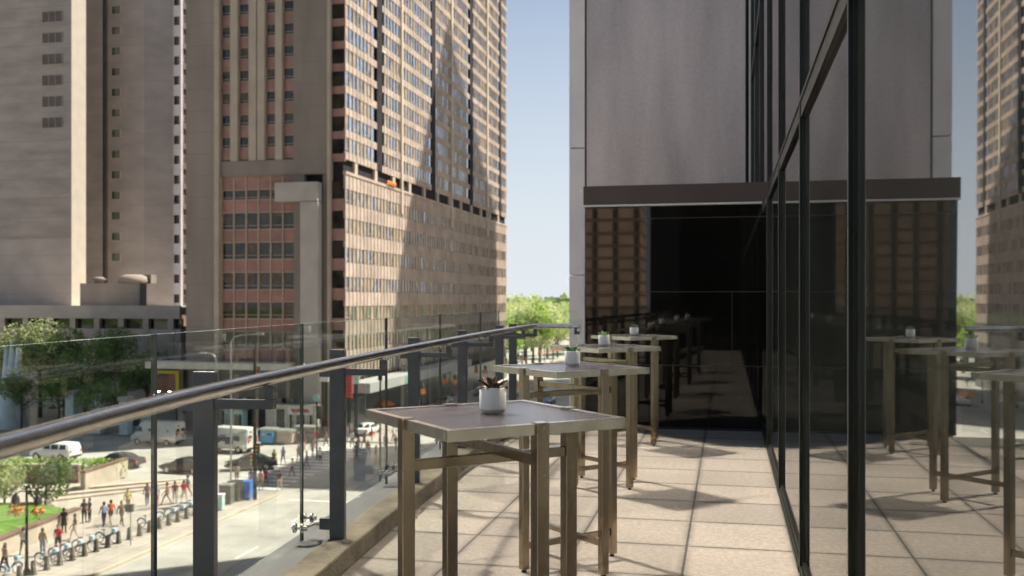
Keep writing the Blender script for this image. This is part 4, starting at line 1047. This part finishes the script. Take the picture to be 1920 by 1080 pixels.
PEOPLE = [
 (168, 979, 2.6, 'stand', ('black', (.02, .02, .022)), ('blackp', (.025, .025, .03)), 0, 'person in black with arms at the sides standing by the end of the lawn wall', {}),
 (158, 981, .4, 'stand', ('brown', (.12, .07, .045)), ('brownp', (.09, .06, .04)), 1, 'person in brown leaning at the end of the lawn wall', {}),
 (195, 987, .9, 'walk', ('lightblue', (.32, .38, .55)), ('navy', (.05, .06, .10)), 0, 'walking person in a pale blue shirt beside the one in orange', dict(long_sleeve=True)),
 (208, 983, 1.0, 'stride', ('orange', (.62, .14, .04)), ('olive', (.15, .10, .05)), 0, 'person in an orange shirt walking past the bike docks', dict(shorts=True)),
 (120, 1000, .3, 'stand', ('blacktop', (.03, .03, .03)), ('blackd', (.02, .02, .02)), 0, 'person in a black dress walking along the lawn wall', dict(skirt=True)),
 (109, 1035, 3.6, 'walk', ('red', (.62, .06, .06)), ('darkp', (.04, .04, .045)), 0, 'person in a red shirt walking toward the bike docks', dict(shorts=True)),
 (9, 1074, 3.0, 'walk', ('rose', (.50, .30, .26)), ('darkq', (.03, .03, .035)), 1, 'dark haired person in a rose top at the left edge of the pavement', {}),
 (44, 1040, .2, 'walk', ('white', (.62, .62, .6)), ('grey', (.10, .10, .11)), 0, 'person in a white shirt and grey trousers right beside the flower basket lamp post', {}),
 (276, 948, .7, 'walk', ('mauve', (.25, .16, .2)), ('jean', (.10, .13, .2)), 1, 'person in a mauve top, leftmost of four beyond the glass joint', {}),
 (293, 951, .8, 'stand', ('greyblue', (.2, .26, .36)), ('redshort', (.45, .08, .08)), 0, 'person in a grey blue top and red shorts beyond the bikes', dict(shorts=True)),
 (313, 946, 2.2, 'stride', ('rust', (.34, .15, .05)), ('tanp', (.3, .2, .12)), 1, 'person in a rust coloured top striding beyond the bikes', {}),
 (328, 944, .5, 'walk', ('maroon', (.22, .05, .06)), ('whitep', (.6, .58, .55)), 0, 'person in a maroon top and white trousers beyond the bikes', {}),
 (514, 877, 3.2, 'walk', ('mustard', (.38, .33, .08)), ('navyp', (.05, .06, .13)), 0, 'person in a mustard shirt stepping over the zebra crossing', {}),
 (531, 871, 3.1, 'walk', ('indigo', (.16, .17, .42)), ('indigop', (.14, .15, .3)), 1, 'person in indigo blue crossing beyond the mustard shirt', {}),
 (524, 920, .1, 'walk', ('plum', (.07, .03, .05)), ('pinkp', (.6, .42, .38)), 0, 'person in a plum top and pale pink trousers nearest on the crossing', {}),
 (489, 919, .3, 'walk', ('pink', (.66, .32, .34)), ('khaki', (.36, .28, .17)), 0, 'person in a pink top behind the tall dark pole', {}),
 (471, 917, .2, 'stand', ('ultram', (.06, .07, .3)), ('violet', (.14, .13, .33)), 1, 'person in dark blue and violet beside the blue bin', {}),
 (498, 914, .1, 'walk', ('wine', (.24, .06, .08)), ('charc', (.06, .06, .07)), 1, 'person in a wine red top following the one in pink', {}),
 (444, 906, .6, 'stand', ('beige', (.42, .36, .28)), ('beigep', (.3, .25, .2)), 0, 'person in beige standing behind the grey bins', {}),
]
for px, py, rz, pose, tp, bt_, sk_, lb, kw in PEOPLE:
    x, y = ground(px, py, SZ); person(x, y, rz, pose, c_(*tp), c_(*bt_), sk_, lb, **kw)
crowd = [(660, 838, 'white', 'tanp', 'person in white and tan at the left of the shopfront crowd'), (672, 849, 'pink', 'whitep', 'person in pink with white trousers in the shopfront crowd'), (683, 841, 'rose', 'beigep', 'person in rose and beige inside the shopfront crowd'),
         (697, 833, 'red', 'whitep', 'person in red and white at the middle of the shopfront crowd'), (712, 836, 'rose', 'navyp', 'person in rose and navy in the shopfront crowd'), (723, 842, 'beige', 'khaki', 'person in beige and khaki at the right of the shopfront crowd'),
         (738, 828, 'white', 'charc', 'person in white and charcoal by the shopfront kerb'), (650, 826, 'mauve', 'jean', 'person in mauve and blue behind the shopfront crowd')]
for i, (px, py, tp, bp_, lb) in enumerate(crowd):
    x, y = ground(px, py, SZ); person(x, y, i * 1.3, ('walk', 'stand', 'stride')[i % 3], CLOTH[tp], CLOTH[bp_], i % 2, lb, 'crowd before the shopfronts')
spots = [(560, 868), (575, 880), (586, 858), (600, 872), (548, 895), (668, 862), (690, 858), (705, 868), (742, 846), (755, 838), (612, 838), (570, 846), (345, 942), (352, 930), (240, 960), (80, 1042), (140, 1012), (228, 985)]
kk = list(CLOTH)
for i, (px, py) in enumerate(spots):
    x, y = ground(px, py, SZ); tp, bp_ = kk[(i * 7 + 2) % len(kk)], kk[(i * 11 + 5) % len(kk)]
    person(x, y, i * 2.1, ('walk', 'stride', 'walk', 'stand')[i % 4], CLOTH[tp], CLOTH[bp_], i % 2, 'walker in a %s top with %s bottoms %s' % (tp, bp_, 'near the zebra crossing' if px > 500 else 'on the plaza side pavement'))
rnd = random.Random(12); keys = list(CLOTH)
for i in range(22):
    px = 860 + i * 8.5 + rnd.uniform(-4, 4)
    if 940 < px < 960: px += 22
    py = rnd.uniform(672, 712); x, y = ground(px, py, SZ)
    if x < TX + 1 and y < TY1: x = TX + rnd.uniform(2, 6)
    person(x, y, rnd.random() * 6, ('walk', 'stand', 'stride')[i % 3], CLOTH[keys[i]], CLOTH[keys[(i * 5 + 3) % len(keys)]], i % 2, 'distant person in a %s top and %s bottoms far down the avenue' % (keys[i], keys[(i * 5 + 3) % len(keys)]), 'people far down the avenue', hair=False)

# ================================================================ STREET FURNITURE
dk = thing('bike_dock', (-39, 50, SZ), 'tapered grey bike share dock in the row along the kerb', 'bike dock', 'bike docks in a row along the kerb')
b = MB(); b.prism([(-.17, -.13), (.17, -.13), (.17, .13), (-.17, .13)], 0, .07); b.build('base', DOCKM, dk)
b = MB(); b.add([(-.14, -.11, .07), (.14, -.11, .07), (.14, .11, .07), (-.14, .11, .07), (-.12, -.05, .78), (.08, -.09, .86), (.08, .09, .86), (-.12, .05, .78)], [(0, 3, 2, 1), (4, 5, 6, 7), (0, 1, 5, 4), (1, 2, 6, 5), (2, 3, 7, 6), (3, 0, 4, 7)]); b.build('post', DOCKM, dk, bevel=.02)
DY = [48.6 + i * 1.08 for i in range(20)]
docks = []
for i, y in enumerate(DY):
    x = -39.35 + .055 * (y - 50)
    if i == 0: dk.location = (x, y, SZ)
    else: dup(dk, (x, y, SZ), R(90) * 0)
bk = thing('rental_bicycle', (-40, 52, SZ), 'blue and pale rental bicycle parked in a kerbside dock', 'bicycle', 'rental bicycles in the docks')
def torus(b, c, r_, t_, n=20, m_=6):
    b.tube([(c[0] + r_ * math.cos(2 * PI * i / n), c[1], c[2] + r_ * math.sin(2 * PI * i / n)) for i in range(n + 1)], t_, m_, False)
for x in (-.55, .55):
    b = MB(); torus(b, (x, 0, .33), .31, .024); w_ = b.build('wheel', TYRE, bk)
    b = MB()
    for q in range(6): b.tube([(x, 0, .33), (x + .3 * math.cos(q * 1.047), 0, .33 + .3 * math.sin(q * 1.047))], .004, 4, False)
    b.build('spokes', RIM, w_)
    b = MB(); b.tube([(x + .36 * math.cos(a), 0, .33 + .36 * math.sin(a)) for a in [(.1 + .28 * q) for q in range(11)]], .035, 6); b.build('mudguard', BIKEB, bk)
b = MB(); b.tube([(-.55, 0, .33), (-.1, 0, .30), (.40, 0, .72)], .035, 8); b.tube([(-.1, 0, .30), (-.25, 0, .82)], .025, 8); b.tube([(-.55, 0, .33), (-.22, 0, .70)], .018, 6); b.tube([(.55, 0, .33), (.40, 0, .72), (.34, 0, 1.02)], .022, 8); b.build('frame', BIKEB, bk)
b = MB(); b.tube([(.30, -.28, 1.05), (.36, -.1, 1.04), (.36, .1, 1.04), (.30, .28, 1.05)], .016, 6); b.build('handlebar', TRIM, bk)
b = MB(); b.box((-.38, -.07, .83), (-.13, .07, .88)); b.build('saddle', TRIM, bk, bevel=.03)
b = MB(); b.box((.42, -.16, .78), (.68, .16, 1.0)); b.build('basket', BIKEP, bk, bevel=.02)
first = True
for i in (3, 4, 5, 6, 8, 12, 14, 15, 16, 17):
    loc = (-39.35 + .055 * (DY[i] - 50) - .85, DY[i], SZ)
    if first: bk.location = loc; first = False
    else: dup(bk, loc, R(random.uniform(-6, 6)))
o = dup(bk, (-40.6, 49.2, SZ), R(75), 'dark bicycle leaning at the near end of the dock row'); o['group'] = 'bicycles by the lamp post'
def lamp_post(x, y, h_, label, baskets=True, group='dark lamp posts with orange flower baskets', rz=0):
    t_ = thing('lamp_post', (x, y, SZ), label, 'lamp post', group, rz)
    b = MB(); b.lathe([(.2, 0), (.2, .25), (.12, .4), (.09, 1.0), (.07, h_ * .9), (.05, h_), (.001, h_ + .1)], n=12); b.tube([(-.75, 0, h_ - .45), (-.4, 0, h_ - .25), (.4, 0, h_ - .25), (.75, 0, h_ - .45)], .035, 6); b.build('pole', LAMPM, t_)
    for sg in (-1, 1):
        b = MB(); b.lathe([(.02, 0), (.10, -.05), (.22, -.25), (.24, -.5), (.16, -.62), (.01, -.66)], (sg * .75, 0, h_ - .4), 12); b.build('lantern', LAMPM, t_)
        if baskets:
            b = MB(); r3 = random.Random(int(y) + sg)
            for q in range(110):
                d = Vector((r3.gauss(0, 1), r3.gauss(0, 1), r3.gauss(0, .6))).normalized() * r3.uniform(.15, .48); u = Vector((r3.gauss(0, 1), r3.gauss(0, 1), r3.gauss(0, 1))).normalized() * .1; v_ = u.cross(Vector((0, 0.3, 1))).normalized() * .08; p = Vector((sg * .7, 0, h_ - 1.35)) + d
                b.add([p - u, p + v_, p + u, p - v_], [(0, 1, 2, 3)])
            b.build('flower_basket', ORFLOW, t_)
x, y = ground(50, 1078); lamp_post(x, y, 5.1, 'dark lamp post with two lanterns and orange flower baskets in front of the plaza lawn', True, None)
for i, (yy, xx, hh) in enumerate(((116, -37.5, 6.0), (131, -37.6, 6.0), (150, -38, 6.0), (163, -37.6, 6.5), (182, -38, 6.2), (205, -38, 6.2), (232, -41, 6.2), (262, -46, 6.4), (300, -51, 6.4))):
    lamp_post(xx, yy, hh, ('nearest','second','third','fourth','fifth','sixth','seventh','eighth','farthest')[i] + ' lamp post with orange baskets on the avenue kerb beside the brown tower', True, 'lamp posts receding down the avenue')
def pole(px, py, topy, label, arm=None, col=LAMPG, r_=.09, wav=False, cat='street light', name='street_light'):
    x, y = ground(px, py); a, b_ = _k(px); t = x / a; zt = EYE - (topy - 561) / FPX * t
    t_ = thing(name, (x, y, SZ), label, cat); b = MB()
    if arm:
        b.tube([(0, 0, 0), (0, 0, zt - SZ - .7), (arm * .1, 0, zt - SZ - .2), (arm * .35, 0, zt - SZ), (arm, 0, zt - SZ + .1)], [r_, r_ * .8, r_ * .7, r_ * .6, r_ * .5], 10); b.build('pole', col, t_)
        b = MB(); b.box((arm - .25 if arm > 0 else arm - .5, -.12, zt - SZ + .02), (arm + .5 if arm > 0 else arm + .25, .12, zt - SZ + .2)); b.build('lamp_head', col, t_, bevel=.05)
    else:
        b.tube([(0, 0, 0), (0, 0, zt - SZ)], [r_, r_ * .8], 10); b.build('pole', col, t_)
    return t_, zt - SZ, t
pole(433, 905, 628, 'tall galvanised street light with a long curved arm reaching right above the handrail', 2.6)
pole(405, 842, 664, 'shorter pale street light with its arm curving left beside the taller one', -1.4)
t_, hh, tt = pole(478, 937, 640, 'tall dark traffic signal pole with black signal heads standing by the blue bin', None, LAMPM, .16, cat='traffic light', name='traffic_signal')
for zz, sx in ((hh - 3.0, .25), (3.5, .22), (2.7, -.25)):
    b = MB(); b.box((sx - .16, -.16, zz), (sx + .16, .16, zz + 1.0)); hd = b.build('signal_head', TRIM, t_, bevel=.03)
    for q, m_ in enumerate((ORANGE, YELLOWP, GREENSIGN)): b = MB(); b.lathe([(.001, 0), (.1, .0)], n=12); o = b.build('lens', m_, hd); o.rotation_euler = (R(90), 0, 0); o.location = (sx, -.166, zz + .8 - .3 * q)
t_, hh, tt = pole(713, 905, 690, 'slim traffic signal pole at the far corner of the crossing', None, LAMPM, .09, cat='traffic light', name='traffic_signal')
b = MB(); b.box((-.16, -.16, hh - 1.1), (.16, .16, hh - .1)); b.build('signal_head', TRIM, t_, bevel=.03)
t_, hh, tt = pole(594, 862, 742, 'traffic signal with a round pale blue sign near the white script sign', None, LAMPM, .1, cat='traffic light', name='traffic_signal')
b = MB(); b.box((.1, -.2, hh - 2.3), (.55, .2, hh - 1.0)); b.build('signal_head', TRIM, t_, bevel=.03)
b = MB(); b.tube([(0, -.12, hh - .2), (0, -.17, hh - .2)], .38, 16); b.build('round_sign', TEAL, t_)
b = MB(); b.tube([(0, -.12, hh - 3.9), (0, -.17, hh - 3.9)], .32, 12); b.build('red_sign', REDSIGN, t_)
t_, hh, tt = pole(245, 1022, 945, 'grey boxed parking sign on a thin post between the bike docks', None, LAMPG, .05, cat='sign', name='street_sign')
b = MB(); b.box((-.35, -.12, hh - .5), (.2, .12, hh)); b.build('sign_box', GREYBIN, t_, bevel=.02)
def bin_(px, py, w, h_, m, label, lid=None):
    x, y = ground(px, py); t_ = thing('street_bin', (x, y, SZ), label, 'bin', None, R(8))
    b = MB(); b.box((-w / 2, -w / 2, .04), (w / 2, w / 2, h_)); b.build('body', m, t_, bevel=.05)
    b = MB(); b.box((-w / 2 - .04, -w / 2 - .04, h_ + .002), (w / 2 + .04, w / 2 + .04, h_ + .12)); b.build('lid', lid or m, t_, bevel=.03)
bin_(425, 944, .95, 1.45, GREYBIN, 'large grey green street bin with pale lid beside the first balustrade post', LAMPG)
bin_(441, 939, .9, 1.5, GREYBIN, 'grey green street bin between the pale lidded one and the blue bin')
bin_(462, 935, .85, 1.35, BLUEBIN, 'bright blue recycling bin by the tall dark pole')
bin_(412, 956, .6, 1.1, TEAL, 'pale teal newspaper box just right of the first balustrade post', WHITESIGN)
# construction hoardings and kiosks on the far pavement
def kiosk(px0, px1, py, h_, m, label, roof=None, Y=None, name='street_kiosk', cat='kiosk'):
    x0, y = ground(px0, py); x1 = on_y(px1, y); t_ = thing(name, ((x0 + x1) / 2, y, SZ), label, cat)
    b = MB(); b.box((x0, y, SZ), (x1, y + 1.2, SZ + h_)); b.build('body', m, t_, local=False, bevel=.04)
    b = MB(); b.box((x0 - .15, y - .3, SZ + h_ + .002), (x1 + .15, y + 1.4, SZ + h_ + .16)); b.build('roof', roof or LAMPG, t_, local=False)
    n_ = max(2, int((x1 - x0) / 1.1)); 
    for q in range(n_): b = MB(); b.box((x0 + .12 + (x1 - x0) * q / n_, y - .03, SZ + .9), (x0 + (x1 - x0) * (q + 1) / n_ - .12, y - .003, SZ + h_ - .4)); b.build('panel', STORE if q % 2 else LAMPG, t_, local=False)
kiosk(488, 511, 831, 1.5, mat('blue_tarp', (.12, .32, .50), .6), 'low blue hoarding at the edge of the far pavement')
kiosk(515, 548, 830, 1.3, TAN, 'low tan barrier beside the blue hoarding', name='street_barrier', cat='barrier')
kiosk(498, 592, 818, 3.6, CANOPY, 'pale ticket booth with dark windows under the white script sign')
kiosk(555, 590, 828, 1.6, GREYBIN, 'dark grey street cabinet right of the tan barrier', name='street_cabinet', cat='cabinet')
kiosk(420, 455, 818, 3.0, TEAL, 'pale green shelter behind the second white van', name='street_shelter', cat='shelter')
kiosk(232, 282, 812, 3.2, TEAL, 'pale green shelter left of the yellow framed billboard', name='street_shelter', cat='shelter')
def sign(px0, px1, py0, py1, Y, m, label, extra=None, name='shop_sign', posts=False):
    x0, x1 = on_y(px0, Y), on_y(px1, Y); mid = (px0 + px1) / 2; z1, z0 = height(mid, py0, Y=Y), height(mid, py1, Y=Y)
    t_ = thing(name, ((x0 + x1) / 2, Y, z0), label, 'sign'); b = MB(); b.box((x0, Y, z0), (x1, Y + .2, z1)); b.build('board', m, t_, local=False, bevel=.03)
    if posts:
        b = MB(); b.box((x0 + .2, Y + .02, SZ), (x0 + .35, Y + .18, z0 - .002)); b.box((x1 - .35, Y + .02, SZ), (x1 - .2, Y + .18, z0 - .002)); b.build('post', LAMPM, t_, local=False)
    if extra: extra(t_, x0, x1, z0, z1, Y)
def script(t_, x0, x1, z0, z1, Y):
    b = MB(); w = x1 - x0; h_ = z1 - z0
    b.tube([(x0 + w * (.14 + .72 * q / 40), Y - .04, z0 + h_ * (.5 + .20 * math.sin(q * .95) * (1 if q % 9 else .5))) for q in range(41)], h_ * .075, 6); b.build('lettering', REDSIGN, t_, local=False)
sign(540, 586, 762, 778, 105.5, WHITESIGN, 'white shop sign with a red script scrawl above the ticket booth', script, posts=True)
def lines_(t_, x0, x1, z0, z1, Y):
    b = MB()
    for q in range(7): b.box((x0 + .2, Y - .03, z0 + (z1 - z0) * (.1 + .12 * q)), (x1 - .2, Y - .003, z0 + (z1 - z0) * (.13 + .12 * q)))
    b.build('lettering', mat('dark_red_letters', (.25, .03, .03), .6), t_, local=False)
sign(648, 660, 690, 746, 107, REDSIGN, 'tall vertical red banner sign at the tower corner', lines_, posts=True)
sign(661, 673, 698, 720, 106.5, mat('mint_sign', (.48, .62, .55), .6), 'small pale mint sign right of the red banner', None, posts=True)
sign(600, 616, 700, 716, 106, WHITESIGN, 'small white sign just left of the second balustrade post', None, posts=True)
def billboard(t_, x0, x1, z0, z1, Y):
    b = MB(); b.box((x0 + .35, Y - .05, z0 + .3), (x1 - .35, Y - .002, z1 - .35)); b.build('picture', mat('billboard_picture', (.03, .03, .04), .5, 0, .5, .5, col2=(.40, .16, .08)), t_, local=False)
sign(286, 334, 695, 745, 107, YELSIGN, 'yellow framed billboard with a dark and orange picture under the white canopy', billboard, 'framed_billboard', True)
def umbrella(px, py, label):
    z = SZ + 2.5; x, y = ground(px, py, z); t_ = thing('orange_umbrella', (x, y, SZ), label, 'umbrella', 'orange umbrellas beside the avenue')
    b = MB(); b.lathe([(1.5, 2.2), (.8, 2.6), (.02, 2.85)], n=10); b.build('canopy', ORANGE, t_); b = MB(); b.tube([(0, 0, 0), (0, 0, 2.8)], .04, 8); b.build('pole', LAMPG, t_)
umbrella(965, 722, 'red orange umbrella just right of the purple plant'); umbrella(720, 754, 'orange umbrella by the crowd at the shopfronts'); umbrella(1046, 655, 'far orange umbrella at the end of the avenue')
# pale sculpture at the left
sx, sy = on_y(22, 106), 106
t_ = thing('spiked_sculpture', (sx, sy, SZ), 'pale blue sculpture of three tapering spikes rising from a broad trunk at the far left', 'sculpture')
for dx, h_, r_ in ((-.8, 10.2, .45), (0, 10.9, .5), (.75, 10.0, .4)):
    b = MB(); b.tube([(dx * 1.2, 0, 0), (dx * 1.1, 0, 3.5), (dx, 0, 7.0), (dx * 1.1, 0, h_)], [1.1, .8, r_, .12], 12); b.build('spike', SCULPT, t_)
b = MB(); b.lathe([(1.9, 0), (1.8, .5), (1.4, 2.5), (1.2, 6.0), (.5, 6.6), (.01, 6.7)], n=20); b.build('trunk', SCULPT, t_)
for i, px in enumerate((135, 185, 236)):
    x = on_y(px, 103.6); t_ = thing('concrete_pillar', (x, 103.6, SZ), ['square pale gate pillar left of the other two across the side street', 'square pale gate pillar in the middle of three across the side street', 'square pale gate pillar nearest the yellow framed billboard'][i], 'pillar')
    b = MB(); b.box((-.55, -.55, 0), (.55, .55, 4.6 - i * .3)); b.build('shaft', SCULPT, t_, bevel=.04); b = MB(); b.box((-.7, -.7, 4.6 - i * .3), (.7, .7, 5.1 - i * .3)); b.build('cap', PARAPET, t_, bevel=.04)
